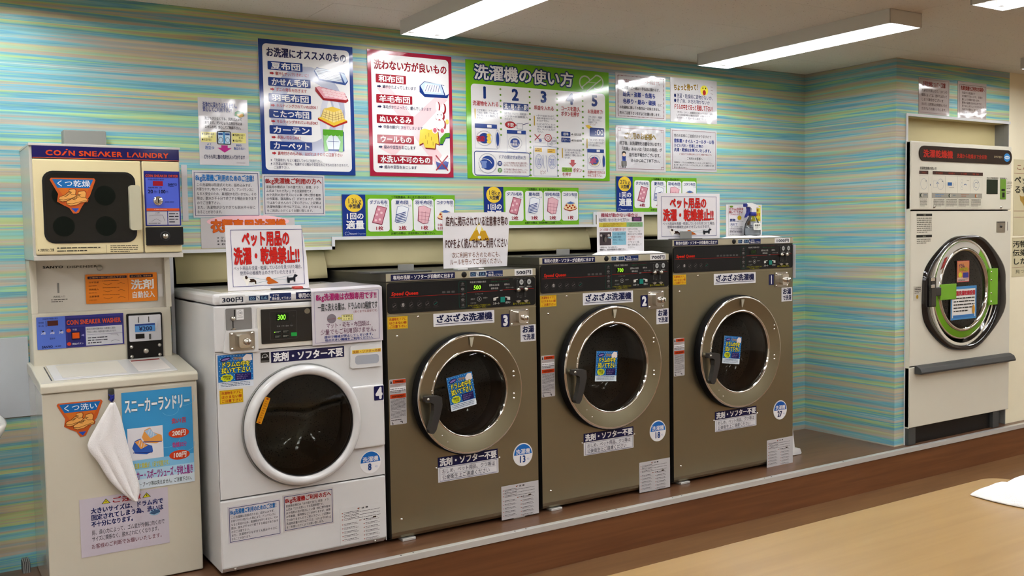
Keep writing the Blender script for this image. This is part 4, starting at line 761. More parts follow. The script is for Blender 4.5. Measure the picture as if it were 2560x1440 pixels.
def steel_washer(X0, W, H, cx, cz, R, rg, price, num, beads, kg, kgcol, pos, drumst, label, glow=True):
    D = .72 if num != '1' else .546; r = thing('steel_washer', (X0, 0, ZP), label, 'washing machine', 'steel coin washers')
    zs = pos['div']; zt = pos['strip']
    # cabinet: side, back and top sheets, front panel with its opening and rolled lower lip
    b = MB(); z0 = .044
    b.holed(0, W, z0, zs, cx, cz, R * .93, 0, 'steel')
    lip = [(0, z0), (.004, .03), (.012, .018), (.026, .0115)]
    for (ya, za), (yb, zb) in zip(lip, lip[1:]): b.add([(0, ya, za), (W, ya, za), (W, yb, zb), (0, yb, zb)], [(0, 3, 2, 1)], 'steel', True)
    b.box(0, W, .03, D, .0115, .0135, 'steel_side'); b.box(0, .0015, .0002, D, .02, H - .035, 'steel_side'); b.box(W - .0015, W, .0002, D, .02, H - .035, 'steel_side'); b.box(0, W, D - .002, D, .0115, H - .035, 'steel_side')
    b.box(.0015, W - .0015, 0, .02, zs - .0005, H - .036, 'steel')
    b.build('cabinet', r)
    b = MB(); b.box(-.0005, W + .0005, -.0005, D, H - .0355, H, 'steel_side'); b.build('top_cover', r, bevel=.002)
    MB().box(.0, W, -.0022, -.0006, zt, H - .0012, 'C0BAA4').build('top_trim', r, label='beige metal trim strip')
    MB().box(0, W, -.0022, -.0003, zs - .003, zs, 'steel_light').build('divider', r)
    for x in (.05, W - .13): MB().box(x, x + .06, .004, .05, 0, .0115, 'aluminium').build('foot', r, bevel=.002)
    for x in (.05, W - .13): MB().box(x, x + .06, D - .06, D - .014, 0, .0115, 'aluminium').build('foot', r, bevel=.002)
    # drum and gasket behind the opening
    b = MB(); b.lathe(cx, cz, [(R * .93, 0), (rg * 1.02, .03), (rg * .98, .05), (rg * 1.0, .09)], 'dark_rubber', 56); b.build('gasket', r)
    b = MB(); b.lathe(cx, cz, [(rg * 1.0, .085), (rg * 1.3, .09), (rg * 1.32, .10), (rg * 1.32, .42), (rg * .3, .45), (.001, .455)], 'drum_metal', 48)
    dr = b.build('drum', r)
    for k in range(3):
        a = 2 * PI * k / 3 + .5; c, s = math.cos(a), math.sin(a); q = MB(); ro, ri = rg * 1.3, rg * 1.05; wv = .035
        q.add([(cx + ro * c - wv * s, y, cz + ro * s + wv * c) for y in (.12, .40)] + [(cx + ri * c, y, cz + ri * s) for y in (.14, .38)] + [(cx + ro * c + wv * s, y, cz + ro * s - wv * c) for y in (.12, .40)], [(0, 1, 3, 2), (2, 3, 5, 4), (0, 2, 4), (1, 5, 3)], 'drum_metal'); q.build('lifter', dr)
    # door
    dd = .040
    b = MB(); b.lathe(cx, cz, [(R * .98, -.0005), (R, -.004), (R, -dd + .004), (R * .975, -dd - .001)], 'seal_black', 72); b.build('door_seal', r)
    b = MB(); b.lathe(cx + .002, cz, [(R * .985, -dd + .001), (R * .98, -dd - .004), (R * .965, -dd - .0075), (R * .95, -dd - .0068)], 'chrome', 72)
    b.lathe(cx + .002, cz, [(R * .95, -dd - .0068), (R * .93, -dd - .006), (rg * 1.1, -dd + .004), (rg * 1.055, -dd + .006)], 'steel', 72)
    b.lathe(cx + .002, cz, [(rg * 1.06, -dd + .006), (rg * 1.035, -dd + .001), (rg * 1.01, -dd + .004), (rg * 1.0, -dd + .016), (rg * .97, -.005)], 'chrome', 72)
    door = b.build('door', r)
    b = MB(); b.lathe(cx + .002, cz, [(rg * 1.0, -dd + .014), (rg * .9, -dd + .010), (rg * .6, -dd + .004), (rg * .3, -dd + .001), (.0005, -dd)], 'smoked_glass', 48); b.build('door_glass', door)
    b = MB(); b.lathe(cx + .002, cz, [(rg * .97, -.01), (rg * .93, .03), (rg * .8, .085), (rg * .5, .11), (.0005, .115)], 'smoked_glass', 48); b.build('glass_bowl', door)
    # the white pointer on the door rim
    yy = -dd - .0075; b = MB(); b.add([(cx - .009, yy - .004, cz + R * .93), (cx + .013, yy - .004, cz + R * .93), (cx + .005, yy, cz + R * .93 - .04), (cx - .001, yy, cz + R * .93 - .04)], [(0, 3, 2, 1)], 'C9C6B4'); b.build('pointer', door)
    # handle: short arm, then a long downward lever
    hx, hz = cx - R * .865, cz + .005
    b = MB(); b.prism([(hx - .012, hz + .013), (hx + .05, hz + .009), (hx + .062, hz + .002), (hx + .064, hz - .03), (hx + .052, hz - .075), (hx + .034, hz - .128), (hx + .022, hz - .142), (hx + .006, hz - .140), (hx + .001, hz - .126), (hx + .014, hz - .09), (hx + .024, hz - .05), (hx + .026, hz - .022), (hx + .012, hz - .014), (hx - .012, hz - .012)][::-1], -dd - .042, -dd - .016, 'dark_handle')
    b.build('handle', door, bevel=.005, seg=3)
    MB().lathe(hx, hz, [(.0001, -dd - .046), (.005, -dd - .045), (.0065, -dd - .041), (.009, -dd - .004)], 'dull_chrome', 16).build('handle_pin', door)
    def bolt(par, x, z, y=0, s=.0055): MB().lathe(x, z, [(.0001, y - s * .9), (s * .6, y - s * .75), (s, y - .0002)], 'chrome', 12).build('bolt', par)
    for dz in (.075, .055, -.02, -.04) if R < .27 else (.12, .10, -.035, -.055): bolt(door, cx + R * .82, cz + dz * 1.0, -dd - .004)
    for x, z in ((-.72, .12), (-.55, -.62), (-.45, -.74)): bolt(door, cx + R * x, cz + R * z, -dd - .003, .0035)
    for x, z in ((.14 * W / .717, zs - .012), (.044, zs - .085), (.045, .096), (pos['diaper'][0] - .006, pos['diaper'][3]), (pos['diaper'][1] + .006, pos['diaper'][3] + .002)): bolt(r, x, z)
    # control panel
    px0, px1, pz0, pz1 = .004, W - .005, zs + .006, zt - .006
    cp = MB().prism(rr(px0, px1, pz0, pz1, .012), -.0045, -.0003, 'black_plastic').build('control_panel', r)
    p = P(px1 - px0, pz1 - pz0, 'gloss', 3); d_ctrl(price, beads, glow)(p); p.b.build('lettering', cp, (px0, -.0045, pz0))
    U = lambda t: px0 + (px1 - px0) - .36 + t * .36
    coin_slots(cp, U, pz0, pz1 - pz0, -.0045)
    MB().prism([(U(.497), pz0 + .020), (U(.557), pz0 + .020), (U(.557), pz0 + .043), (U(.497), pz0 + .043)], -.0085, -.006, '1E9A8C').build('start_button', cp, bevel=.0008)
    # strip of labels
    T0, T1 = zt + .002, H - .004
    sticker(r, *pos['blue'], T0, T1, d_auto, '1E2660', y=-.0025)
    hxx = pos['hole']; MB().lathe(hxx, (T0 + T1) / 2 + .001, [(.0001, -.006), (.009, -.007), (.0115, -.0055), (.0125, -.0022)], 'black_plastic', 20).build('plug', r)
    sticker(r, hxx + .027, hxx + .107, T0 + .001, T1, d_doorcode, 'D9DEE0', y=-.0025); sticker(r, hxx + .108, hxx + .19, T0, T1, d_doorclose, '24407A', y=-.0025)
    sticker(r, *pos['price'], T0 - .001, T1 + .002, d_price(price + '円'), 'E4E4E2', y=-.0025)
    sticker(r, *pos['zabu'], d_zabu, 'E0E0E2', corner=.002); sticker(r, *pos['num'], d_num(num), '1E2466', corner=.003)
    sticker(r, *pos['hot'], d_hot, 'E0E0E2'); sticker(r, *pos['pinch'], d_pinch, 'E2B81E', label='yellow sticker')
    sticker(r, *pos['nodet'], d_nodet, '1E2460'); sticker(r, *pos['diaper'], d_diaper, 'E0E0E2')
    k = pos['circ']; n = 32
    o = MB().prism([(k[0] + .051 * math.cos(2 * PI * i / n), k[1] + .051 * math.sin(2 * PI * i / n)) for i in range(n)], -.0012, -.0006, 'E4E4E2').build('sticker', r)
    p = P(.1, .1); d_kg(kg, kgcol)(p); p.b.build('lettering', o, (k[0] - .05, -.0012, k[1] - .05))
    sticker(r, *pos['plate'], d_plate, 'D2D0D0', seed=int(kg)); sticker(r, *pos['warn'], d_warning, 'CFCDCD', seed=int(kg), corner=.004)
    # the wipe-the-drum sticker on the door glass
    u, v, w_, h_, rot = drumst
    s_ = sheet('sticker', w_, h_, d_wipe, (u, -dd - .0025, v), 'D9E6EE', 'gloss', r, rot=-rot, th=.0008, label='blue sticker on the door glass', printname='lettering')
    coin_box(r, *pos['lock'])
    return r
steel_washer(1.621, .717, 1.096, .358, .583, .256, .174, '500', '3', 3, '13', '2A86D0',
    dict(div=.929, strip=1.065, blue=(.021, .313), hole=.357, price=(.607, .700), zabu=(.209, .502, .870, .924), num=(.537, .577, .847, .903), hot=(.634, .713, .777, .850), pinch=(.003, .092, .873, .923),
         nodet=(.216, .507, .283, .325), diaper=(.216, .510, .220, .2825), circ=(.636, .281), plate=(.522, .716, .007, .155), warn=(.004, .078, .486, .671), lock=(.580, .676, .850, .922)),
    (.262, .519, .122, .142, .15), 'stainless steel front-loading coin washer numbered 3, right of the white washer, priced 500 yen')
steel_washer(2.359, .749, 1.141, .378, .626, .289, .2, '700', '2', 4, '18', '2A86D0',
    dict(div=.976, strip=1.111, blue=(.015, .305), hole=.3705, price=(.632, .729), zabu=(.235, .527, .918, .973), num=(.574, .616, .891, .947), hot=(.670, .747, .804, .877), pinch=(.001, .089, .922, .973),
         nodet=(.230, .522, .290, .330), diaper=(.230, .522, .228, .2885), circ=(.673, .289), plate=(.556, .7485, .004, .149), warn=(.002, .074, .521, .706), lock=(.616, .716, .880, .966)),
    (.266, .573, .122, .138, -.08), 'stainless steel front-loading coin washer numbered 2, middle of the steel washers, priced 700 yen', glow=True)
steel_washer(3.134, .842, 1.205, .419, .633, .287, .2, '1000', '1', 7, '27', '2A76C0',
    dict(div=1.039, strip=1.175, blue=(.009, .298), hole=.409, price=(.703, .817), zabu=(.271, .564, .976, 1.031), num=(.662, .698, .959, 1.014), hot=(.756, .836, .868, .941), pinch=(.001, .086, .987, 1.036),
         nodet=(.275, .568, .297, .337), diaper=(.275, .568, .235, .2955), circ=(.745, .295), plate=(.645, .8415, .0, .144), warn=(.003, .073, .542, .727), lock=(.706, .803, .946, 1.025)),
    (.283, .588, .12, .138, -.13), 'stainless steel front-loading coin washer numbered 1, rightmost and largest, priced 1000 yen', glow=False)

# ---------------------------------------------------------------- white 8 kg washer
X4 = .938
r = thing('white_washer', (X4, 0, ZP), 'white front-loading coin washer numbered 4, standing between the sneaker washer and the steel washers', 'washing machine')
W, H, D, cx, cz, R, rg = .661, 1.047, .64, .322, .536, .232, .192
b = MB(); b.holed(.003, W - .002, .293, .830, cx, cz, R * .9, 0, 'white_enamel'); b.box(0, .002, .002, D, .022, H - .045, 'white_enamel'); b.box(W - .002, W, .002, D, .022, H - .045, 'white_enamel'); b.box(0, W, D - .002, D, .022, H - .045, 'white_enamel')
b.box(.002, W - .002, .0, .012, .829, .833, 'white_enamel'); b.box(.002, W - .002, .012, .03, .25, 1.0, 'dark_grey') if 0 else None
b.build('cabinet', r)
MB().box(0, W, -.001, D, 1.006, H, 'white_enamel').build('lid', r, bevel=.012, seg=3)
MB().prism(rr(.055, W - .055, 0, 1, 0), 0, 0, 'white_enamel') if 0 else None
b = MB(); b.prismz([(.05, .06), (W - .05, .06), (W - .05, D - .05), (.05, D - .05)], H, H + .0012, 'cream_side'); b.build('lid_inset', r)
MB().box(.001, W - .001, -.002, .3, .8345, 1.0025, 'white_enamel').build('console', r, bevel=.006, seg=3)
MB().box(.001, W - .001, -.002, .3, .034, .288, 'white_enamel').build('lower_panel', r, bevel=.007, seg=3)
MB().prismx([(-.002, .036), (.02, .016), (.3, .016), (.3, .036)], .004, W - .004, 'white_enamel').build('toe_panel', r)
for x in (.05, W - .05): MB().lathe(x, .027, [(.0001, -.001), (.006, .001), (.007, .004)], 'screw', 12).build('screw', r)
for x in (.03, W - .08):
    for y in (.06, D - .1): MB().box(x, x + .05, y, y + .05, 0, .018, 'black_plastic').build('foot', r)
b = MB(); b.lathe(cx, cz, [(R * .9, 0), (rg * .98, .03), (rg * .96, .07)], 'grey_plastic', 56); b.build('gasket', r)
dr = MB().lathe(cx, cz, [(rg * .96, .07), (rg * 1.12, .08), (rg * 1.15, .10), (rg * 1.15, .36), (rg * .5, .38), (rg * .3, .35), (.001, .345)], 'drum_metal', 48).build('drum', r)
for k in range(3):
    a = 2 * PI * k / 3 + 1.2; c, s = math.cos(a), math.sin(a); q = MB(); ro, ri = rg * 1.13, rg * .85; wv = .03
    q.add([(cx + ro * c - wv * s, y, cz + ro * s + wv * c) for y in (.11, .35)] + [(cx + ri * c, y, cz + ri * s) for y in (.13, .33)] + [(cx + ro * c + wv * s, y, cz + ro * s - wv * c) for y in (.11, .35)], [(0, 1, 3, 2), (2, 3, 5, 4), (0, 2, 4), (1, 5, 3)], 'grey_plastic'); q.build('lifter', dr)
MB().lathe(cx - .002, cz, [(R * 1.0, 0), (R * 1.01, -.006), (R * .99, -.010)], 'grey_plastic', 72).build('door_rim', r)
b = MB(); b.lathe(cx, cz, [(R * .985, -.008), (R * .985, -.028), (R * .96, -.038), (R * .93, -.042), (rg * 1.1, -.044), (rg * 1.04, -.04), (rg * 1.0, -.030), (rg * .985, -.01)], 'white_enamel', 72)
door = b.build('door', r)
MB().box(cx + R * .86, W - .004, -.018, -.003, .412, .660, 'white_enamel').build('door_pull', door, bevel=.008, seg=3)
MB().lathe(cx, cz, [(rg * 1.0, -.034), (rg * .985, -.030), (rg * .98, -.02)], 'dark_rubber', 60).build('glass_ring', door)
MB().lathe(cx, cz, [(rg * .985, -.028), (rg * .93, -.01), (rg * .9, .02), (rg * .8, .07), (rg * .62, .10), (rg * .3, .115), (.0005, .12)], 'smoked_glass', 56).build('glass_bowl', door)
MB().lathe(cx, cz, [(rg * .985, -.031), (rg * .6, -.040), (.0005, -.044)], 'smoked_glass', 56).build('door_glass', door)
st = sheet('sticker', .02, .1, lambda p: (p.R(30, 3, 70, 8, 'A03A1E', 2), p.D(25, 12, 80, 92, 9, 'B8841E', 2), p.R(30, 93, 70, 97, 'A03A1E', 2)), (cx - R * .83, -.0455, cz + .035), 'E0A41E', 'gloss', r, rot=.38, label='amber strip on the door ring', printname='lettering')
# console fittings
MB().prism(rr(.158, W - .012, .838, .990, .006), -.006, -.002, 'cream_side').build('console_frame', r)
cp = MB().prism(rr(.171, W - .02, .854, .983, .003), -.0085, -.006, 'black_gloss').build('control_panel', r)
def d4(p):
    p.F(7, 8, 29, 90, '6A6662', .001, 1, r=.003); p.F(12.2, 14, 22.5, 37, '3A4A3A', .0008, 2); p.R(12.5, 14.8, 22.2, 36, '0A140A', 2); p.T('300', 13, 18, 20, 33, '6FD42A', .02, 3, kind='lit', slant=.08)
    for i, t in enumerate(('洗濯', 'すすぎ', '脱水', 'ドアロック')): u = 13 + i * 3.6; p.E(u + .6, 45, .5, 1.6, '4A4A48', 2, n=8); p.T(t, u - .6, 49, u + 2.2, 54, 'A9A9A6', 0, 2)
    for i in range(2):
        for j in range(2): p.R(10.5 + i * 6.5, 63 + j * 13, 15.8 + i * 6.5, 73 + j * 13, '24302A', 2, r=.0015); p.D(11 + i * 6.5, 65.5 + j * 13, 15.4 + i * 6.5, 71 + j * 13, 2, 'A9A9A0', 3)
    p.E(10.6, 68, .5, 1.6, '7FD42A', 3, n=8, kind='lit'); p.ring(8.5, 24, 1, 4, .0006, '5A5A58', 2); p.ring(26.5, 24, .9, 3.4, .0006, '5A5A58', 2); p.E(38, 12, 2.4, 8, '8A8272', 2)
p = P(W - .191, .129); d4(p); p.b.build('lettering', cp, (.171, -.0085, .854))
MB().prism(rr(.284, .306, .876, .890, .002), -.0115, -.0085, '2EB45A').build('start_button', cp, bevel=.001)
cpl = MB().prism(rr(.043, .138, .913, .993, .005), -.0055, -.002, '9A9894').build('coin_plate', r)
q = MB(); q.box(.0725, .0765, -.0065, -.0052, .955, .988, 'black_plastic'); q.box(.066, .0695, -.0065, -.0052, .922, .947, 'black_plastic'); q.build('coin_slot', cpl)
MB().lathe(.068, .956, [(.0001, -.017), (.006, -.016), (.0085, -.009), (.009, -.005)], 'dull_chrome', 16).build('coin_knob', cpl)
MB().prism([(.060, .918), (.068, .915), (.078, .918), (.07, .922)], -.014, -.005, 'dull_chrome').build('coin_return', cpl)
sticker(cpl, .081, .108, .950, .988, lambda p: (p.ring(50, 36, 34, 24, .0008, '3A3A3E', 2), p.T('100', 30, 28, 70, 44, '3A3A3E', .02, 2), p.T('100円専用', 10, 70, 90, 82, '3A3A3E', 0, 2)), y=-.0057)
MB().prism([(.030, .834), (.046, .828), (.158, .828), (.158, .913), (.040, .913)], -.010, -.0018, 'white_enamel').build('coin_surround', r, bevel=.003)
coin_box(r, .051, .144, .838, .906, -.010)
sticker(r, .023, .117, 1.010, 1.040, d_price('300円'), 'white_enamel', y=-.0013); sticker(r, .128, .206, 1.015, 1.037, d_doorcode, 'D9DEE0', y=-.0013); sticker(r, .209, .291, 1.013, 1.040, d_doorclose, '24407A', y=-.0013)
sticker(r, .310, .600, 1.014, 1.040, d_auto, '1E2660', y=-.0013)
sticker(r, .207, .498, .780, .822, d_nodet, '1E2460'); sticker(r, .168, .200, .785, .822, lambda p: (p.F(0, 0, 100, 100, '2A2A2E', .0012, 1), p.ring(50, 60, 40, 45, .0016, 'C9C9C6', 2, 0, 180), p.D(12, 40, 88, 62, 1, 'C9C9C6', 3), p.R(4, 80, 96, 96, '6A6A6A', 2), p.poly([(70, 26), (88, 44), (66, 44)], 'C9C9C6', 3)), '2A2A2E')
sticker(r, .009, .138, .702, .824, d_wipe, 'D9E0E6'); sticker(r, .012, .098, .645, .695, d_pinch, 'E2B81E', label='yellow sticker'); sticker(r, .612, .653, .597, .654, d_num('4'), '1E2466', y=-.0185, corner=.003)
sticker(r, .026, .226, .126, .265, d_8kg(0), 'DCDADC', y=-.0026); sticker(r, .234, .437, .132, .274, d_8kg(1), 'D6D2D0', y=-.0026); sticker(r, .462, .655, .040, .183, d_plate, 'white_enamel', y=-.0026, seed=8)
o = MB().prism([(.597 + .046 * math.cos(2 * PI * i / 32), .350 + .046 * math.sin(2 * PI * i / 32)) for i in range(32)], -.0012, -.0006, 'E4E4E2').build('sticker', r)
p = P(.092, .092); d_kg('8', '2A86D0')(p); p.b.build('lettering', o, (.551, -.0012, .304))
dw = MB().prism(rr(.522, .655, .731, .820, .008), -.009, -.0006, 'white_enamel').build('detergent_drawer', r, bevel=.003)
MB().prism(rr(.540, .641, .745, .781, .012), -.0096, -.009, 'B9BDC4').build('finger_recess', dw)
sticker(dw, .528, .650, .789, .803, lambda p: p.T('洗剤・ソフター不要', 1, 8, 99, 94, 'C07A1E', .02, 2), 'E8C84A', y=-.0093)
# paper bent over the console
def d_lid(p): d_8only(p)
b = MB(); n = 8; pw = .293
vs = [(0, -.0035, 0), (pw, -.0035, 0), (pw, -.0035, .213), (0, -.0035, .206), (pw - .002, .02, .2195), (.006, .02, .2170), (pw - .012, .34, .2225), (-.03, .19, .2195)]
b.add(vs, [(0, 1, 2, 3), (3, 2, 4, 5), (5, 4, 6, 7)], 'DCD8DC'); o = b.build('paper_notice', None, (X4 + .366, -.0095, ZP + .834)); tag(o, 'white paper notice with magenta heading hanging over the front edge of the white washer', 'notice')
o.modifiers.new('solid', 'SOLIDIFY').thickness = .0006
p = P(pw, .21); d_8only(p); p.b.build('print', o, (0, -.0038, 0))

# ---------------------------------------------------------------- sneaker washer
SX0, SX1, SY = .383, .907, .143
r = thing('sneaker_washer', (SX0, SY, ZP), 'cream coin sneaker washer with slanting lid and dispenser column, left of the white washer', 'washing machine')
W = SX1 - SX0; D = YW - SY - .004
CE = 'cream_enamel'
b = MB(); b.prismx([(0, .004), (0, .715), (.006, .722), (D, .775), (D, .004)], 0, W, CE)
b.v = [v for v in b.v]; b.m = [CE if i != 0 else 'cream_side' for i in range(len(b.m))]; b.build('cabinet', r, bevel=.004)
MB().prismx([(-.008, .722), (-.008, .748), (.004, .756), (.277, .788), (D, .79), (D, .752), (.02, .722)], -.004, W + .004, CE).build('worktop', r, bevel=.005, seg=3)
# slanted lid set into the worktop
sl = (.788 - .756) / .273
def slant(x0, x1, y0, y1, mt, dz=.0, t=.004):
    q = MB(); f = lambda y: .756 + (y - .004) * sl + dz
    q.add([(x0, y0, f(y0)), (x1, y0, f(y0)), (x1, y1, f(y1)), (x0, y1, f(y1)), (x0, y0, f(y0) + t), (x1, y0, f(y0) + t), (x1, y1, f(y1) + t), (x0, y1, f(y1) + t)], [(3, 2, 1, 0), (4, 5, 6, 7), (0, 1, 5, 4), (1, 2, 6, 5), (2, 3, 7, 6), (3, 0, 4, 7)], mt); return q
ld = slant(.045, W - .06, .03, .26, 'white_enamel').build('lid', r, bevel=.0015)
slant(.075, .29, .05, .24, 'E0DCD2', .004, .0008).build('sticker', ld); slant(.33, W - .08, .06, .24, 'E6DFD8', .004, .0008).build('sticker', ld); slant(.335, W - .085, .21, .225, 'B04A48', .005, .0006).build('red_band', ld)
slant(.036, .040, .04, .25, 'dark_grey', .0, .0006).build('lid_seam', ld)
yb = .42 - SY
b = MB(); b.box(.008, W - .022, yb, D, .78, .982, CE); b.build('console', r, bevel=.004, seg=3)
b = MB(); b.box(.012, W - .018, yb + .035, D, .982, 1.178, 'cream_side'); b.build('dispenser_panel', r)
MB().prismx([(yb, .982), (yb + .012, 1.178), (D, 1.178), (D, .982)], .008, .030, CE).build('post', r); MB().prismx([(yb, .982), (yb + .012, 1.178), (D, 1.178), (D, .982)], W - .038, W - .018, CE).build('post', r)
def sk(x0, x1, z0, z1, draw, base, y, **k): return sticker(r, x0 - SX0, x1 - SX0, z0 - ZP, z1 - ZP, draw, base, y=y - SY - .0006, **k)
def d_washerpanel(p):
    p.R(0, 0, 32, 100, '6E8AD8', 1); p.R(32, 0, 100, 100, '4A4A9A', 1); p.R(33, 8, 99, 32, '3A3A86', 2); p.T('COIN SNEAKER WASHER', 33.5, 14, 97, 28, 'D8643A', .04, 3); p.R(55, 38, 98, 97, 'D6D6DA', 2); p.R(34, 36, 54, 97, '3A3A86', 2)
    p.R(12, 12, 24, 28, '6A3A34', 2); p.Ln([(10.5, 12), (10.5, 30)], '2A2A3A', .0016, 2)
    for i in range(3): p.E(7 + i * 10, 44, 1, 2, '2A2A4A', 2, n=8); p.T('入切', 4.5 + i * 10, 46, 9.5 + i * 10, 54, 'E6E6EA', .04, 2)
    p.T('料金/終了時間の表示', 7, 3, 24, 9, '3A3A6A', 0, 2); p.T('残時間', 2, 14, 8, 20, '3A3A6A', .0, 2); p.T('投入金', 2, 24, 8, 30, '3A3A6A', 0, 2); p.T('脱水中', 14, 64, 20, 71, '2A2A4A', .0, 2)
    p.T('SANYO', 5, 89, 17, 96, '1E2A6A', .05, 2); p.D(20, 90, 29, 96, 1, '2A3A7A', 2)
    p.E(35.5, 46, 2.6, 6, 'E06A2E', 3); p.E(35.5, 88, 2.4, 5.5, 'D8543A', 3); p.R(39.5, 54, 47.5, 72, 'E0701E', 4); p.F(38.5, 51, 48.5, 75, '1E1A2A', .0022, 4); p.poly([(49.5, 63), (53, 59), (53, 67)], 'A9A9DA', 4); p.T('料金', 40, 41, 45, 47, 'D9D9E6', 0, 4); p.T('開始ボタン', 39, 85, 52, 92, 'D9D9E6', 0, 4)
    p.T('扉あけた時や回転中は、お客様のご都合', 56, 42, 90, 49, '3A3A46', 0, 3); p.T('で停止した時は、再度料金が必要になります。', 56, 51, 92, 58, '3A3A46', 0, 3); p.Ln([(56, 63), (98, 63)], '3A3A86', .0008, 3); p.D(57, 70, 80, 94, 3, '4A4A56', 3); p.Ln([(84, 66), (92, 66), (93, 72)], '3A3A46', .001, 3); p.Ln([(84, 88), (89, 84), (94, 88)], '3A3A46', .001, 3)
sk(.405, .707, 1.048, 1.168, d_washerpanel, '5A5AA8', .42, name='instruction_panel', corner=.003, th=.002, label='blue and violet instruction panel')
ca = MB().prism(rr(.717 - SX0, .848 - SX0, .981 - ZP, 1.163 - ZP, .006), yb - .012, yb, 'black_plastic').build('coin_acceptor', r, bevel=.002)
MB().prism(rr(.723 - SX0, .841 - SX0, 1.056 - ZP, 1.156 - ZP, .004), yb - .022, yb - .012, 'D6D6D8').build('coin_face', ca, bevel=.004)
q = MB()
for x in (.758, .796): q.box(x - SX0 - .0012, x - SX0 + .0012, yb - .0232, yb - .0218, 1.128 - ZP, 1.150 - ZP, 'black_plastic')
q.box(.745 - SX0, .778 - SX0, yb - .0232, yb - .0218, 1.066 - ZP, 1.085 - ZP, 'black_plastic'); q.box(.795 - SX0, .801 - SX0, yb - .028, yb - .0218, 1.062 - ZP, 1.082 - ZP, 'dark_grey'); q.build('coin_slot', ca)
sheet('price_plate', .074, .031, lambda p: (p.R(0, 0, 100, 22, '3A5A9A', 1), p.T('¥200', 20, 34, 86, 86, '2A3A6A', .03, 2)), (.744 - SX0, yb - .0222, 1.092 - ZP), '6FA8DA', 'gloss', ca, printname='lettering') if 0 else sheet('price_plate', .074, .031, None, (.744 - SX0, yb - .0222, 1.092 - ZP), '6FA8DA', 'gloss', ca)
p = P(.074, .031); p.R(0, 0, 100, 22, '3A5A9A', 1); p.T('¥200', 20, 34, 86, 86, '2A3A6A', .03, 2); p.b.build('price_lettering', ca, (.744 - SX0, yb - .0234, 1.092 - ZP))
for x in (.731, .835):
    for z in (.997, 1.035): MB().lathe(x - SX0, z - ZP, [(.0001, yb - .017), (.005, yb - .016), (.007, yb - .0118)], 'screw', 14).build('bolt', ca)
MB().lathe(.783 - SX0, 1.016 - ZP, [(.0001, yb - .021), (.008, yb - .021), (.0105, yb - .017), (.011, yb - .0118)], 'dull_chrome', 20).build('lock', ca)
def d_soap(p):
    p.R(3, 7, 57, 16, '3A2A4A', 1, r=.002); p.T('ご使用の前にお読み下さい', 5, 8.5, 54, 14.5, 'E8A05A', .0, 2); p.R(61, 6, 94, 16, '3A2A4A', 1, r=.002); p.T('洗って清潔、殺菌効果', 63, 8, 92, 14, 'E8A05A', .0, 2)
    p.T('洗剤', 62, 22, 96, 58, 'E6E6E0', .03, 2); p.T('自動投入', 63, 64, 96, 88, 'E6E6E0', .02, 2)
    for i in range(3): p.T(('カギ洗濯', '洗剤投入', '注意事項')[i], 4, 24 + i * 24, 18, 31 + i * 24, '5A2A10', .0, 2); p.D(23, 22 + i * 24, 56, 26 + i * 24, 1, '7A3A10', 2); p.Ln([(24, 33 + i * 24), (30, 38 + i * 24), (36, 33 + i * 24)], '5A2A10', .001, 2); p.Ln([(44, 36 + i * 24), (48, 31 + i * 24), (54, 36 + i * 24)], '5A2A10', .001, 2); p.D(4, 38 + i * 24, 20, 42 + i * 24, 1, '7A3A10', 2)
    p.Ln([(58.5, 4), (58.5, 95)], 'C85A10', .001, 2)
sk(.582, .843, 1.207, 1.319, d_soap, 'E8821E', .45, corner=.003, label='orange detergent sticker')
sk(.846, .864, 1.222, 1.312, None, 'E2E0DC', .45)
p = P(.2, .06, 'matte'); p.T('SANYO', 5, 8, 40, 22, '33332E', .05, 1); p.T('DISPENSER', 46, 10, 100, 24, '6A675E', .02, 1); q = p.b.build('lettering', r, (.428 - SX0, .455 - SY - .0002, 1.300 - ZP))
q = MB(); q.box(.485 - SX0, .491 - SX0, yb + .0335, yb + .0352, 1.253 - ZP, 1.291 - ZP, 'grey_plastic'); q.build('coin_slot', r); p = P(.07, .03, 'matte'); p.T('洗剤投入口', 20, 5, 80, 32, '4A4A44', 0, 1); p.D(10, 45, 90, 95, 2, '6A675E', 1); p.b.build('lettering', r, (.455 - SX0, .4545 - SY, 1.215 - ZP))
MB().lathe(.635 - SX0, 1.343 - ZP, [(.0001, yb + .026), (.008, yb + .027), (.011, yb + .0352)], 'dull_chrome', 18).build('lock', r)
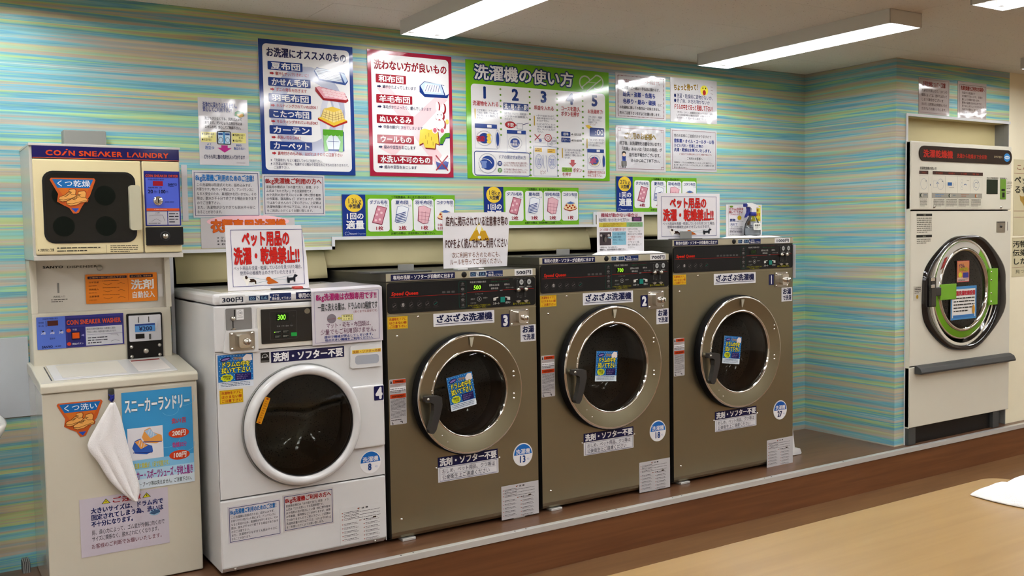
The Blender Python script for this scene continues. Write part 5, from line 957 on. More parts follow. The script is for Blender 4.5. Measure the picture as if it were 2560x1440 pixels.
def sneaker_badge(title):
    def d(p):
        T0 = [(3, 3), (97, 3), (99, 8), (60, 96), (53, 98), (47, 96), (1, 8)]
        p.poly(T0, 'DC7A3C', 1); p.poly([(5, 5.5), (95, 5.5), (85, 29), (16, 29)], '2A86C4', 2); p.poly([(17, 30), (84.5, 30), (64, 74), (40, 74)], 'E08A3A', 2); p.poly([(44, 84), (61, 84), (53.5, 95)], '3A6AC4', 2)
        p.T(title, 12, 7.5, 88, 26, 'E6EEF4', .01, 3)
        for (a, b_, s) in ((18, 36, .86), (34, 42, 1)):
            f = lambda x, y: (a + x * s, b_ + y * s)
            o_ = [f(0, 24), f(2, 20), f(14, 15), f(26, 3), f(27, -3), f(40, -6), f(44, 0), f(42, 12), f(46, 18), f(44, 24), f(32, 26), f(22, 33), f(8, 35), f(0, 31)]
            p.poly([(x + (x - a - 22 * s) * .1, y + (y - b_ - 15 * s) * .12) for x, y in o_], 'DC7A3C', 3); p.poly(o_, 'E8A656', 4)
            p.Ln(o_ + [o_[0]], '5A3A20', .0012, 5); p.Ln([f(0, 28), f(12, 30), f(24, 26), f(44, 20)], '5A3A20', .0012, 5)
            for i in range(5): p.Ln([f(14 + i * 3.2, 18 - i * 3.6), f(20 + i * 3.2, 19 - i * 3.4)], '4A2E18', .0016, 5)
            p.Ln([f(26, 3), f(32, 12), f(42, 12)], '5A3A20', .001, 5)
    return d
BO = lambda W, H: [(W * .03, H * .98), (0, H * .93), (W * .17, H * .55), (W * .14, H * .34), (W * .28, H * .24), (W * .40, H * .17), (W * .48, H * .02), (W * .56, H * .02), (W * .72, H * .28), (W * .86, H * .5), (W * 1.0, H * .93), (W * .97, H * .98)]
sheet('badge', .149, .13, sneaker_badge('くつ洗い'), (.428 - SX0, -.0006, .757 - ZP), 'DC7A3C', 'gloss', r, outline=BO(.149, .13)[::-1], th=.001, label='triangular sneaker badge', printname='lettering')
def d_sneakposter(p):
    p.R(0, 0, 100, 100, '56B0E0', 1); p.R(0, 78, 100, 100, '8AC0DC', 1) if 0 else None
    p.R(0, 80, 100, 90, 'B0D6EA', 2); p.R(0, 90, 100, 100, 'D6E4EC', 2); p.R(0, 70, 100, 80, '84C2E6', 2)
    for u, v, s in ((68, 22, 12), (90, 12, 14), (60, 50, 22), (22, 40, 12), (88, 60, 14)): p.ring(u, v, s, s * .5, .001, '7CC4E6', 2, 200, 380)
    p.O('スニーカーランドリー', 3, 6, 97, 22, 'E9EEF2', '3A7A6A', .045, .065, 3)
    p.R(6, 37, 56, 70, 'E6E4E8', 3)
    for a, b_, c1, c2 in ((26, 38, 'A8C8E6', 'E8A050'), (12, 48, 'E8A050', '4A7AC8')):
        p.poly([(a, b_ + 9), (a + 4, b_ + 2), (a + 12, b_), (a + 16, b_ + 5), (a + 28, b_ + 9), (a + 29, b_ + 15), (a + 20, b_ + 17), (a + 4, b_ + 15)], c2, 4); p.poly([(a + 4, b_ + 3), (a + 12, b_ + 1), (a + 16, b_ + 5), (a + 22, b_ + 8), (a + 12, b_ + 11)], c1, 5); p.Ln([(a + 1, b_ + 14), (a + 28, b_ + 15.5)], '3A4A9A', .003, 5)
        for i in range(3): p.Ln([(a + 11 + i * 3, b_ + 2 + i * 2), (a + 9 + i * 3.4, b_ + 7 + i * 1.4)], 'E6E6EC', .002, 6)
    p.T('洗い1回', 69, 31, 90, 37, 'E04A5A', .03, 3); p.E(79, 47, 15, 5, 'DC5A34', 3); p.T('200円', 69, 43.5, 89, 50, 'F0E6DC', .04, 4, slant=.1)
    p.T('乾燥20分', 69, 56, 90, 62, 'C85A9A', .03, 3); p.E(79, 70, 15, 5, 'DC5A34', 3); p.T('100円', 69, 66.5, 89, 73, 'F0E6DC', .04, 4, slant=.1)
    p.T('洗濯と乾燥が、1足で可能です。', 14, 73, 66, 79, 'D8D24A', .03, 3)
    p.T('スニーカー・スポーツシューズ・学校上履き', 2, 81, 98, 91, 'B05AA0', .04, 3); p.T('革靴・ブーツ等は洗えません。ご注意下さい。', 12, 93, 98, 98, '3A4A4A', .01, 3)
sk(.640, .886, .543, .900, d_sneakposter, '3A9AD0', SY, name='poster', th=.001, label='blue sneaker laundry poster')
def d_caution(p):
    for u in (29, 75): p.poly([(u, 4), (u + 5, 12.5), (u - 5, 12.5)], '2A2A1E', 2); p.poly([(u, 5.2), (u + 3.9, 12), (u - 3.9, 12)], 'E0D83A', 3); p.R(u - .4, 7.4, u + .4, 10, '2A2A1E', 4)
    p.T('ご注意', 35, 3.5, 69, 14, 'C0323A', .03, 2)
    for i, (t, e) in enumerate((('大きいサイズは、ドラム内で', 94), ('固定されてしまう為、洗いは', 94), ('不十分になります。', 62))): p.T(t, 12, 17 + i * 11.5, e, 27.5 + i * 11.5, '2A3A7A', .04, 2)
    p.E(84, 41, 6, 6, 'A9CCE0', 2); p.poly([(77, 42), (82, 38), (89, 37), (90, 42), (83, 45)], '5A7A9A', 3)
    for i, (t, e) in enumerate((('尚、遠心力によって、ゴム底が外側に向くので', 95), ('サイズに関係なく、脱水されにくくなります。', 90))): p.T(t, 12, 55 + i * 11, e, 64.5 + i * 11, '4A4A52', .0, 2)
    p.T('お客様のご判断でお願いいたします。', 11, 79, 94, 88, '8A3A4A', .0, 2)
sk(.487, .788, .328, .536, d_caution, 'D8D2DA', SY, name='notice', th=.001, kind='matte', label='white caution notice')
for i in range(1): pass

# ---------------------------------------------------------------- sneaker dryer on the column
DX0, DX1, DY = .388, .899, .25
r = thing('sneaker_dryer', (DX0, DY, 1.3795), 'cream sneaker dryer with orange COIN lettering, mounted above the sneaker washer', 'dryer')
W = DX1 - DX0; D = YW - DY - .004; CY = 'cream_yellow'
b = MB(); b.box(0, W, .006, D, .0, .41, 'D8D5CC'); b.build('cabinet', r, bevel=.003)
MB().box(.0, W, -.004, .01, 0, .018, 'D8D5CC').build('bottom_rail', r, bevel=.002)
MB().box(-.002, W + .002, -.002, D, .404, .413, 'D8D5CC').build('top_rail', r, bevel=.0015)
dl = MB().box(.008, .368, -.010, .006, .020, .358, CY).build('door', r, bevel=.006, seg=3)
MB().prism(rr(.036, .346, .060, .316, .035), -.0125, -.010, 'black_plastic').build('glass_frame', dl, bevel=.0012)
MB().prism(rr(.044, .338, .068, .308, .03), -.0132, -.0125, '2E2D27').build('door_glass', dl)
for x, z in ((.085, .235), (.225, .235), (.085, .125), (.225, .125)): MB().lathe(x + .015, z - .005, [(.0001, -.01332), (.034, -.01332), (.036, -.0132)], 'matte_disc', 28).build('vent_disc', dl)
MB().prism(rr(.320, .358, .104, .268, .010), -.034, -.0105, 'D2CEB8').build('handle', dl, bevel=.005, seg=3)
sheet('badge', .15, .131, sneaker_badge('くつ乾燥'), (.060, -.0143, .163), 'DC7A3C', 'gloss', dl, outline=BO(.15, .131)[::-1], th=.0008, label='triangular sneaker badge', printname='lettering')
p = P(.34, .03, 'matte'); p.T('※ご使用方法とご注意', 0, 30, 15, 66, '4A463A', .03, 1); p.D(18, 15, 60, 85, 2, '4A463A', 1); p.Ln([(66, 0), (66, 100)], '6A6654', .0008, 1); p.D(70, 5, 98, 98, 4, '4A463A', 1); p.b.build('lettering', dl, (.014, -.0102, .022))
MB().box(.008, W - .004, -.008, .006, .360, .404, '2E2A72').build('banner', r, bevel=.0015, label='dark blue banner')
p = P(W - .014, .042); p.R(0, 95, 100, 100, 'E07A4A', 1)
for t, u0, u1 in (('C', 8.4, 13.2), ('O', 13.6, 18.8), ('N', 23.2, 28)): p.T(t, u0, 34, u1, 76, 'E0622E', .04, 2)
p.poly([(18.6, 76), (20.1, 76), (22.6, 40), (21.1, 40)], 'E0622E', 2); p.E(22.4, 26, .7, 5.5, 'E0622E', 2)
for t, u0, u1 in (('SNE', 30.2, 42.6), ('KER', 47.6, 60), ('L', 62.8, 66), ('UNDRY', 71.2, 92.3)): p.T(t, u0, 34, u1, 76, 'E0622E', .04, 2)
for u in (45.1, 68.6): p.Ln([(u - 2.2, 76), (u, 36), (u + 2.4, 76)], 'E0622E', .0045, 2)
p.b.build('lettering', r, (.009, -.0082, .361))
sd = MB().box(.372, W - .006, -.010, .006, .020, .358, CY).build('side_panel', r, bevel=.004)
def d_dryer(p):
    p.R(0, 0, 100, 100, '3A46A0', 1); p.R(4, 12, 96, 72, '6A7EDC', 2); p.R(2, 4, 98, 11, '3A3A86', 2); p.T('COIN SNEAKER DRYER', 4, 6.5, 96, 10.8, 'D8643A', .04, 3)
    p.R(24, 18, 52, 27, 'B0283C', 3); p.T('料金/時間の表示', 10, 13.5, 56, 17, '2A2A5A', 0, 3); p.T('残時間 分', 10, 28.5, 50, 31.5, '2A2A5A', 0, 3); p.T('20', 9, 34, 24, 40.5, '2A2A5A', .03, 3); p.T('分/', 26, 34.5, 36, 40.5, '2A2A5A', .0, 3); p.T('100', 38, 34, 59, 40.5, '2A2A5A', .03, 3); p.T('円', 60, 35, 66, 40.5, '2A2A5A', 0, 3)
    p.T('SANYO', 66, 22, 92, 26, '1E2A6A', .05, 3); p.D(68, 27, 90, 29, 1, '2A3A7A', 3); p.D(56, 55, 92, 58, 1, '2A3A7A', 3)
    p.R(4, 68, 96, 72.5, 'E0703A', 3); p.D(25, 69, 75, 71.5, 1, 'F0C0A0', 4); p.R(4, 73.5, 61, 98, 'C9C8CC', 3); p.R(63, 73.5, 96, 98, 'C9C8CC', 3)
    p.Ln([(10, 82), (26, 80), (48, 80), (54, 92)], '4A4A56', .0008, 4); p.Ln([(16, 92), (30, 87), (44, 92)], '4A4A56', .0008, 4); p.D(8, 94, 56, 97, 1, '4A4A56', 4); p.D(66, 76, 93, 96, 4, '4A4A56', 4); p.T('ご注意', 26, 74.5, 40, 77.5, '3A3A46', 0, 4)
sheet('instruction_panel', .128, .203, d_dryer, (.377, -.0104, .119), '3A46A0', 'gloss', sd, corner=.004, th=.0015, printname='lettering') if 0 else None
o = MB().prism(rr(.377, .505, .119, .322, .004), -.012, -.010, '3A46A0').build('instruction_panel', sd, label='blue instruction panel'); p = P(.128, .203); d_dryer(p); p.b.build('instruction_lettering', sd, (.377, -.012, .119))
q = MB(); q.lathe(.424, .212, [(.0001, -.020), (.012, -.022), (.017, -.019), (.0185, -.0118)], 'chrome', 28); q.box(.4228, .4252, -.0228, -.0205, .203, .221, 'black_plastic'); q.build('coin_slot', sd)
cb = MB().prism(rr(.376, .509, .047, .114, .003), -.022, -.010, 'black_plastic').build('coin_box', r, bevel=.002)
MB().lathe(.443, .080, [(.0001, -.031), (.009, -.031), (.0105, -.028), (.011, -.022)], 'dull_chrome', 20).build('lock', cb); MB().lathe(.443, .080, [(.012, -.0225), (.017, -.025), (.019, -.0215)], 'dark_rubber', 24).build('lock_ring', cb)
b = MB().box(.533, .684, .49, YW - .001, 1.7945, 1.868, 'grey_plastic').build('exhaust_duct', bevel=.004); tag(b, 'plain grey duct box on the wall behind and above the sneaker dryer', 'duct')

# ---------------------------------------------------------------- hand towel on the sneaker washer
hk = MB(); hk.prism(rr(-.011, .011, -.006, .034, .005), -.003, 0, 'clear_plastic'); hk.tube([(0, -.004, .012), (0, -.008, .0), (0, -.018, -.006), (0, -.022, .004)], .003, 'navy_plastic')
hk.prism([(-.012, .018), (-.004, .004), (-.009, -.004), (0, -.014), (.007, -.006), (.010, .014), (.002, .010)][::-1], -.012, -.003, 'navy_plastic')
o = hk.build('towel_hook', None, (.606, SY - .0004, .885)); tag(o, 'small blue plastic hook stuck beside the sneaker laundry poster', 'hook')
def cloth(name, rows, depth, loc, folds=3, nu=18, label='', cat='towel', th=.004):
    vs = []; nv = len(rows)
    rnd = random.Random(5)
    for j, (xl, zl, xr, zr) in enumerate(rows):
        k = j / (nv - 1)
        for i in range(nu + 1):
            u = i / nu; f = math.sin(u * PI * folds + .6) * depth * (.25 + k * .9) * (1 - .25 * k)
            vs.append((xl + (xr - xl) * u, -.006 - abs(f) - .010 * math.sin(PI * u), zl + (zr - zl) * u + rnd.uniform(-.0006, .0006)))
    fs = [(j * (nu + 1) + i, j * (nu + 1) + i + 1, (j + 1) * (nu + 1) + i + 1, (j + 1) * (nu + 1) + i) for j in range(nv - 1) for i in range(nu)]
    b = MB(); b.add(vs, fs, 'towel', True); o = b.build(name, None, loc); tag(o, label, cat); m_ = o.modifiers.new('solid', 'SOLIDIFY'); m_.thickness = th; s_ = o.modifiers.new('sub', 'SUBSURF'); s_.levels = s_.render_levels = 1
    return o
cloth('hand_towel', [(-.004, -.012, .006, -.010), (-.022, -.040, .016, -.03), (-.045, -.075, .028, -.07), (-.07, -.115, .036, -.115), (-.094, -.155, .044, -.16), (-.078, -.185, .053, -.205), (-.055, -.215, .064, -.25), (-.038, -.255, .074, -.29), (-.022, -.285, .082, -.325), (.004, -.32, .080, -.352), (.035, -.352, .074, -.372), (.058, -.374, .068, -.378)], .012, (.606, SY - .012, .885), label='white terry hand towel hanging from the blue hook on the sneaker washer')

# ---------------------------------------------------------------- white washer dryer in the niche
RX0, RX1, RY = 4.801, 5.800, -.12
r = thing('washer_dryer', (RX0, RY, ZP), 'large white washer dryer with black door surround set in the niche on the right', 'washing machine')
W = RX1 - RX0; f = lambda x: x - RX0; g = lambda z: z - ZP
CW = 'DDD6BE'; mat('dryer_enamel', 'DAD6C4', .28, coat=.3)
b = MB(); b.holed(0, W, g(.657), g(1.538), f(5.318), g(1.055), .30, 0, 'dryer_enamel'); b.box(0, .002, 0, .03, g(.30), g(1.93), 'dryer_enamel'); b.box(.02, W - .02, .005, .68, g(1.90), g(1.92), 'dryer_enamel')
b.box(.018, .02, .035, .68, g(.3), g(1.9), 'dark_grey'); b.box(W - .03, W - .028, .035, .68, g(.3), g(1.9), 'dark_grey'); b.build('cabinet', r)
MB().box(0, W, -.002, .03, g(1.545), g(1.932), 'dryer_enamel').build('upper_panel', r, bevel=.006)
MB().box(0, W, -.002, .03, g(.302), g(.650), 'dryer_enamel').build('lower_panel', r, bevel=.005)
MB().box(f(4.806), f(5.705), .025, .7, 0, g(.302), 'black_plastic').build('plinth', r); MB().box(f(5.64), f(5.705), .004, .026, .002, g(.300), 'dark_grey').build('plinth_post', r); MB().box(f(4.806), f(4.87), .004, .026, .002, g(.300), 'dark_grey').build('plinth_post', r)
MB().prismx([(-.004, g(.610)), (-.05, g(.612)), (-.052, g(.622)), (-.04, g(.645)), (-.018, g(.656)), (-.004, g(.658))], f(4.845), f(5.79), 'dark_grey').build('handle_bar', r, bevel=.002)
MB().prism(rr(f(4.872), f(5.792), g(1.822), g(1.908), .043, 8), -.008, -.002, '3E2A1C').build('banner', r, bevel=.002, label='dark brown banner')
p = P(.92, .086); p.T('洗濯乾燥機', 3.5, 24, 34, 78, 'C8381E', .04, 1); p.T('洗濯から乾燥まで全自動', 38, 40, 71, 72, 'B8381E', .03, 1); p.T('SYSTEM', 79, 44, 88.5, 58, 'B9AE90', .03, 1); p.E(94, 52, 3.6, 30, '4AA0DA', 1); p.E(94, 52, 3, 12, 'CFE4EE', 2); p.T('clean', 91.8, 47, 96.2, 56, '2A6AA8', .02, 3); p.b.build('lettering', r, (f(4.872), -.0082, g(1.822)))
def d_rd(p):
    p.T('洗濯乾燥機の使い方', 1, 1, 26, 9, '3A3828', .01, 1); p.R(0, 11, 13.5, 19, '54321A', 1); p.R(20, 11, 99, 19, '54321A', 1)
    p.T('ご使用前に', 3, 13, 10.5, 17.5, 'A8541E', 0, 2)
    for i, t in enumerate(('ドラム洗浄', '料金投入', 'コース選択', '洗濯・乾燥')): p.T(t, 25 + i * 19, 13, 35 + i * 19, 17.5, 'C8481E', 0, 2)
    for u0, u1 in ((0, 13.5), (19, 39.5), (39.5, 58.5), (58.5, 78.5), (78.5, 98)): p.F(u0, 22, u1, 99, 'C2BFAE', .001, 1); p.R(u0, 63, u1, 75, 'B2AFA2', 1)
    for u, c in ((7, 'A9B4C0'), (32, 'A9B4C0'), (88, '8AA0B8')): p.ring(u, 42, 5, 13, .0015, c, 2); p.E(u + 3, 35, .6, 1.4, '5A6A7A', 3, n=8)
    p.ring(88, 42, 3, 7, .002, '6A8AA8', 2, 20, 300); p.F(21, 34, 27, 50, 'A9B4C0', .001, 2); p.R(43, 37, 49.5, 45, '3A7AB0', 2); p.Ln([(52, 38), (51, 47)], '6A7A8A', .0015, 2); p.Ln([(54, 34), (55.5, 44)], '9AAAB8', .001, 2); p.D(45, 49, 56, 51, 1, '6A6A5E', 2)
    for v in (33, 42, 51): p.ring(65, v, 1.8, 4, .001, '9AAAB8', 2)
    p.ring(70.5, 44, 2.4, 4, .003, '3A7AB0', 2, 10, 170); p.ring(27.5, 42, 2.4, 4, .003, '3A7AB0', 2, 10, 170); p.D(73, 31, 78, 33, 1, '5A6A5A', 2); p.poly([(16, 41), (17.6, 44), (16, 47)], '7A8AA0', 2)
    for u, c in ((4, '3A4A34'), (47, '3A4A34'), (89, 'B8701E')): p.E(u - 1, 69, 1.8, 4.6, c, 3); p.E(u, 69, 1.3, 3.8, 'C9C6B8', 4)
    p.D(24, 65, 37, 73, 2, '6A9AC4', 3); p.D(7, 66, 13, 71, 1, '7A8A9A', 3); p.D(51, 66, 57, 71, 1, '7A8A9A', 3); p.D(64, 65, 76, 72, 2, 'B8704A', 3)
    for u0, u1 in ((1.5, 12), (21.5, 38), (41, 57.5), (60, 77), (80, 96)): p.D(u0, 77, u1, 96, 7, '55523E', 2)
p = P(.625, .24, 'matte'); d_rd(p); p.b.build('lettering', r, (f(4.876), -.0024, g(1.553)))
MB().prism(rr(f(5.535), f(5.65), g(1.640), g(1.728), .002), -.004, -.002, '1E3A20').build('display', r); MB().prism(rr(f(5.678), f(5.738), g(1.608), g(1.732), .002), -.004, -.002, '86B04A').build('coin_panel', r)
q = MB(); q.box(f(5.69), f(5.725), -.0055, -.004, g(1.66), g(1.672), 'black_plastic'); q.box(f(5.70), f(5.722), -.0055, -.004, g(1.62), g(1.65), 'black_plastic'); q.build('coin_slot', r)
p = P(.3, .12, 'matte'); p.T('料金と残時間表示', 7, 0, 48, 10, '3A3828', .01, 1); p.T('料金投入', 54, 0, 80, 10, '3A3828', .01, 1); p.D(78, 20, 97, 60, 5, '8A876E', 1); p.D(78, 70, 92, 85, 2, '4A4838', 1); p.b.build('lettering', r, (f(5.513), -.0024, g(1.622)))
for x, z in ((5.017, 1.562), (5.687, 1.561)): MB().lathe(f(x), g(z), [(.0001, -.009), (.006, -.009), (.008, -.002)], 'dull_chrome', 14).build('lock', r)
p = P(.15, .175, 'matte'); p.R(2, 0, 98, 8, '3A3828', 1); p.T('ご注意', 42, 2, 58, 7, 'D9D6C0', 0, 2); p.D(4, 12, 96, 64, 8, '7A7866', 1); p.R(2, 69, 98, 77, '3A3828', 1); p.T('使用方法', 40, 71, 60, 76, 'D9D6C0', 0, 2); p.D(4, 81, 90, 99, 3, '7A7866', 1); p.b.build('lettering', r, (f(4.855), -.0005, g(1.348)))
cb = MB().prism(rr(f(5.645), f(5.735), g(1.407), g(1.474), .003), -.004, 0, 'dull_chrome').build('coin_box', r, bevel=.001); MB().lathe(f(5.69), g(1.442), [(.0001, -.010), (.006, -.009), (.008, -.004)], 'black_plastic', 14).build('lock', cb); MB().box(f(5.65), f(5.73), -.006, -.004, g(1.467), g(1.472), 'dark_grey').build('hasp', cb)
p = P(.02, .06, 'matte'); p.T('1', 10, 5, 90, 95, '4A4838', .02, 1); p.b.build('lettering', r, (f(5.755), -.0005, g(1.415)))
# surround: bulging eight-sided black frame, round port
cx, cz = f(5.318), g(1.055)
octp = [(4.951, 1.225), (5.155, 1.368), (5.341, 1.394), (5.505, 1.372), (5.700, 1.215), (5.728, 1.077), (5.710, .913), (5.475, .735), (5.285, .712), (5.111, .755), (4.935, .900), (4.913, 1.090)]
def smooth_loop(pts, n):
    out = []; m_ = len(pts)
    for i in range(m_):
        p0, p1, p2, p3 = [pts[(i + k) % m_] for k in (-1, 0, 1, 2)]
        for k in range(n):
            t = k / n; out.append(tuple(.5 * (2 * p1[c] + (p2[c] - p0[c]) * t + (2 * p0[c] - 5 * p1[c] + 4 * p2[c] - p3[c]) * t * t + (3 * p1[c] - p0[c] - 3 * p2[c] + p3[c]) * t ** 3) for c in (0, 1)))
    return out
lp = [(f(x), g(z)) for x, z in smooth_loop(octp, 6)]; n = len(lp); vs = []
rings = []
for s_, y in ((1.0, -.001), (.985, -.020), (.95, -.026)): rings.append([(cx + (x - cx) * s_, y, cz + (z - cz) * s_) for x, z in lp])
for rad, y in ((.315, .0), (.305, .035), (.25, .04)):
    rings.append([(cx + rad * math.cos(math.atan2(z - cz, x - cx)), y, cz + rad * math.sin(math.atan2(z - cz, x - cx))) for x, z in lp])
for q_ in rings: vs += q_
b = MB(); b.add(vs, [(j * n + i, j * n + (i + 1) % n, (j + 1) * n + (i + 1) % n, (j + 1) * n + i) for j in range(len(rings) - 1) for i in range(n)], 'black_gloss', True); b.build('door_surround', r)
MB().lathe(cx, cz, [(.252, .04), (.27, .06), (.27, .38), (.001, .42)], 'drum_metal', 48).build('drum', r)
cz2 = g(1.073); cx2 = cx - .006
b = MB(); b.lathe(cx2, cz2, [(.292, .02), (.292, .006), (.286, .0), (.246, -.004)], 'green_plastic', 64); dd_ = b.build('door', r)
b = MB(); b.lathe(cx2, cz2, [(.250, -.003), (.246, -.012), (.238, -.014), (.230, -.008), (.226, .02)], 'chrome', 64); b.lathe(cx2, cz2, [(.296, .012), (.297, .002), (.291, -.003), (.286, .0)], 'chrome', 64); b.build('chrome_ring', dd_)
MB().lathe(cx2, cz2, [(.232, .0), (.15, -.008), (.0005, -.012)], 'smoked_glass', 48).build('door_glass', dd_)
q = MB(); vs = []; na = 24  # whitish reflections on the door ring, put in as a pale coloured arc
for i in range(na + 1): a = math.radians(55 + 130 * i / na); vs += [(cx2 + .285 * math.cos(a), -.0035, cz2 + .285 * math.sin(a)), (cx2 + .250 * math.cos(a), -.0065, cz2 + .250 * math.sin(a))]
q.add(vs, [(2 * i, 2 * i + 2, 2 * i + 3, 2 * i + 1) for i in range(na)], 'D2CEC4'); q.build('reflection_arc', dd_); q = MB(); q.prism([(cx2 - .195, cz2 + .19), (cx2 - .17, cz2 + .2), (cx2 - .205, cz2 + .14), (cx2 - .235, cz2 + .125)], -.009, -.007, 'B03A3A'); q.build('red_mark', dd_)
MB().box(f(5.060), f(5.215), -.020, -.012, g(1.022), g(1.113), 'green_plastic').build('latch_plate', dd_, bevel=.002)
MB().box(f(5.548), f(5.632), -.024, -.008, g(.968), g(1.190), 'green_plastic').build('hinge_plate', dd_, bevel=.003)
for z in (.99, 1.04, 1.12, 1.17): MB().lathe(f(5.56), g(z), [(.0001, -.028), (.005, -.027), (.006, -.0235)], 'chrome', 10).build('bolt', dd_)
q = MB(); q.box(f(4.935), f(4.985), -.045, -.012, g(.99), g(1.16), 'black_gloss'); q.box(f(4.985), f(5.04), -.04, -.02, g(1.05), g(1.10), 'dark_handle'); q.build('latch', dd_, bevel=.005)
for z in (1.1, 1.14): MB().box(f(4.932), f(4.965), -.048, -.044, g(z), g(z + .018), 'chrome').build('latch_bolt', dd_, bevel=.001)
sheet('sticker', .122, .126, lambda p: (p.F(0, 0, 100, 100, 'C84A4A', .004, 1), p.R(4, 4, 96, 78, 'D89A6A', 1), p.T('ドラム', 12, 12, 60, 34, '5A3A6A', .04, 3), p.O('の中を拭い', 18, 30, 94, 50, 'D8D23A', '4A3A2A', .03, .08, 3), p.E(25, 66, 14, 12, 'E0DC4A', 3), p.R(48, 56, 92, 80, '4A4AA0', 3), p.D(8, 84, 92, 96, 2, '6A6A6A', 3)), (f(5.226), -.0135, g(1.119)), 'E0C4B8', 'gloss', r, th=.001, label='small pink and orange sticker on the door glass', printname='lettering')
sheet('sticker', .255, .196, lambda p: (p.F(0, 0, 100, 100, '5AA0D0', .012, 1), p.R(0, 0, 100, 8, '5AA0D0', 2), p.T('全国洗濯乾燥設備', 8, 13, 94, 28, 'C8304A', .05, 3), p.D(10, 32, 92, 80, 5, '3A3A3A', 3), p.E(88, 72, 5, 14, 'D8A83A', 4), p.R(8, 86, 92, 94, '4A90C8', 3)), (f(5.168), -.0135, g(.898)), 'E4E2DC', 'gloss', r, th=.001, label='blue-framed sticker on the door glass', printname='lettering')
sheet('sticker', .072, .082, lambda p: (p.D(12, 8, 88, 55, 4, '5A584A', 2), p.E(45, 75, 14, 14, 'C8A83A', 2)), (f(4.836), -.0006, g(1.03)), 'DAD6C8', 'gloss', r, th=.0006, printname='lettering')

# ================================================================ things standing on the machines
LEAN = 0
def standing(x0, x1, z0, z1, y, draw, name, label, lean=.0, kind='lam', base='E2E0E2', rot=0, rz=0, **k):
    return sheet(name, x1 - x0, z1 - z0, draw, (x0, y, z0), base, kind, rot=rot, lean=lean, rz=rz, label=label, cat='notice', th=.0015, **k)
Wp, Hp = .318, .236
standing(1.026, 1.026 + Wp, 1.2492, 1.2492 + .248, .115, d_pet, 'pet_notice', 'laminated pet items notice with three dogs, curling at the right, on the white washer', lean=-.06, outline=[(0, 0), (Wp, 0), (Wp - .004, .12), (Wp - .012, .19), (Wp - .022, .247), (0, .248)])
standing(1.936, 2.272, 1.304, 1.541, .1, d_notice_store, 'store_notice', 'white card with a yellow warning triangle standing on the 500 yen washer', lean=-.0, kind='gloss', outline=[(0, 0), (.318, .002), (.336, .239), (0, .237)])
standing(2.755, 3.040, 1.352, 1.543, .1, d_machine_stop, 'trouble_notice', 'white notice with yellow, green and blue blocks standing on the 700 yen washer', lean=-.0, kind='gloss')
standing(3.118, 3.535, 1.4075, 1.634, .09, d_pet, 'pet_notice', 'white pet items notice with three dogs standing on the 1000 yen washer', lean=-.0, kind='gloss')
standing(3.61, 3.872, 1.412, 1.580, .12, d_wipe_sheet, 'wipe_notice', 'laminated wiping notice with a yellow corner behind the spray bottle', lean=-.0)
def holder(x, z, y, label, w=.28, tab=.073):
    r = thing('sign_holder', (x, y, z), label, 'holder', 'sign holders on the steel washers')
    MB().box(0, w, -.06, .06, 0, .006, 'dark_grey').build('base_plate', r, bevel=.002)
    MB().box(w * .55, w * .55 + tab, .0, .004, .006, .032, 'grey_plastic').build('tab', r, bevel=.001)
holder(1.57, 1.2965, .10, 'dark plate with upright grey tab on the steel washer nearest the white one')
holder(2.30 + .07, 1.3415, .10, 'dark plate with upright grey tab on the middle steel washer')
r = thing('sign_holder', (3.238, .06, 1.4055), 'small grey clip plate in front of the pet notice on the 1000 yen washer', 'holder', 'sign holders on the steel washers')
MB().box(0, .078, 0, .003, 0, .04, 'grey_plastic').build('tab', r, bevel=.001); MB().box(-.05, .13, -.02, .03, 0, .004, 'dark_grey').build('base_plate', r)
# clip under the notice on the white washer, red peg
r = thing('sign_clip', (1.185, .085, 1.2485), 'dark clip with a red end under the pet notice on the white washer', 'clip')
MB().box(.0, .075, -.01, .02, 0, .006, 'dark_grey').build('clip_base', r, bevel=.002); MB().box(.075, .115, -.03, -.002, 0, .011, 'red_plastic').build('red_end', r, bevel=.005, seg=3)
r = thing('sign_clip', (1.99, .092, 1.2965), 'white clip with grey jaws under the triangle card on the 500 yen washer', 'clip')
MB().box(.0, .13, -.02, .022, 0, .006, 'white_plastic').build('clip_base', r, bevel=.002); MB().box(.05, .10, -.024, -.02, 0, .008, 'grey_plastic').build('jaw', r)
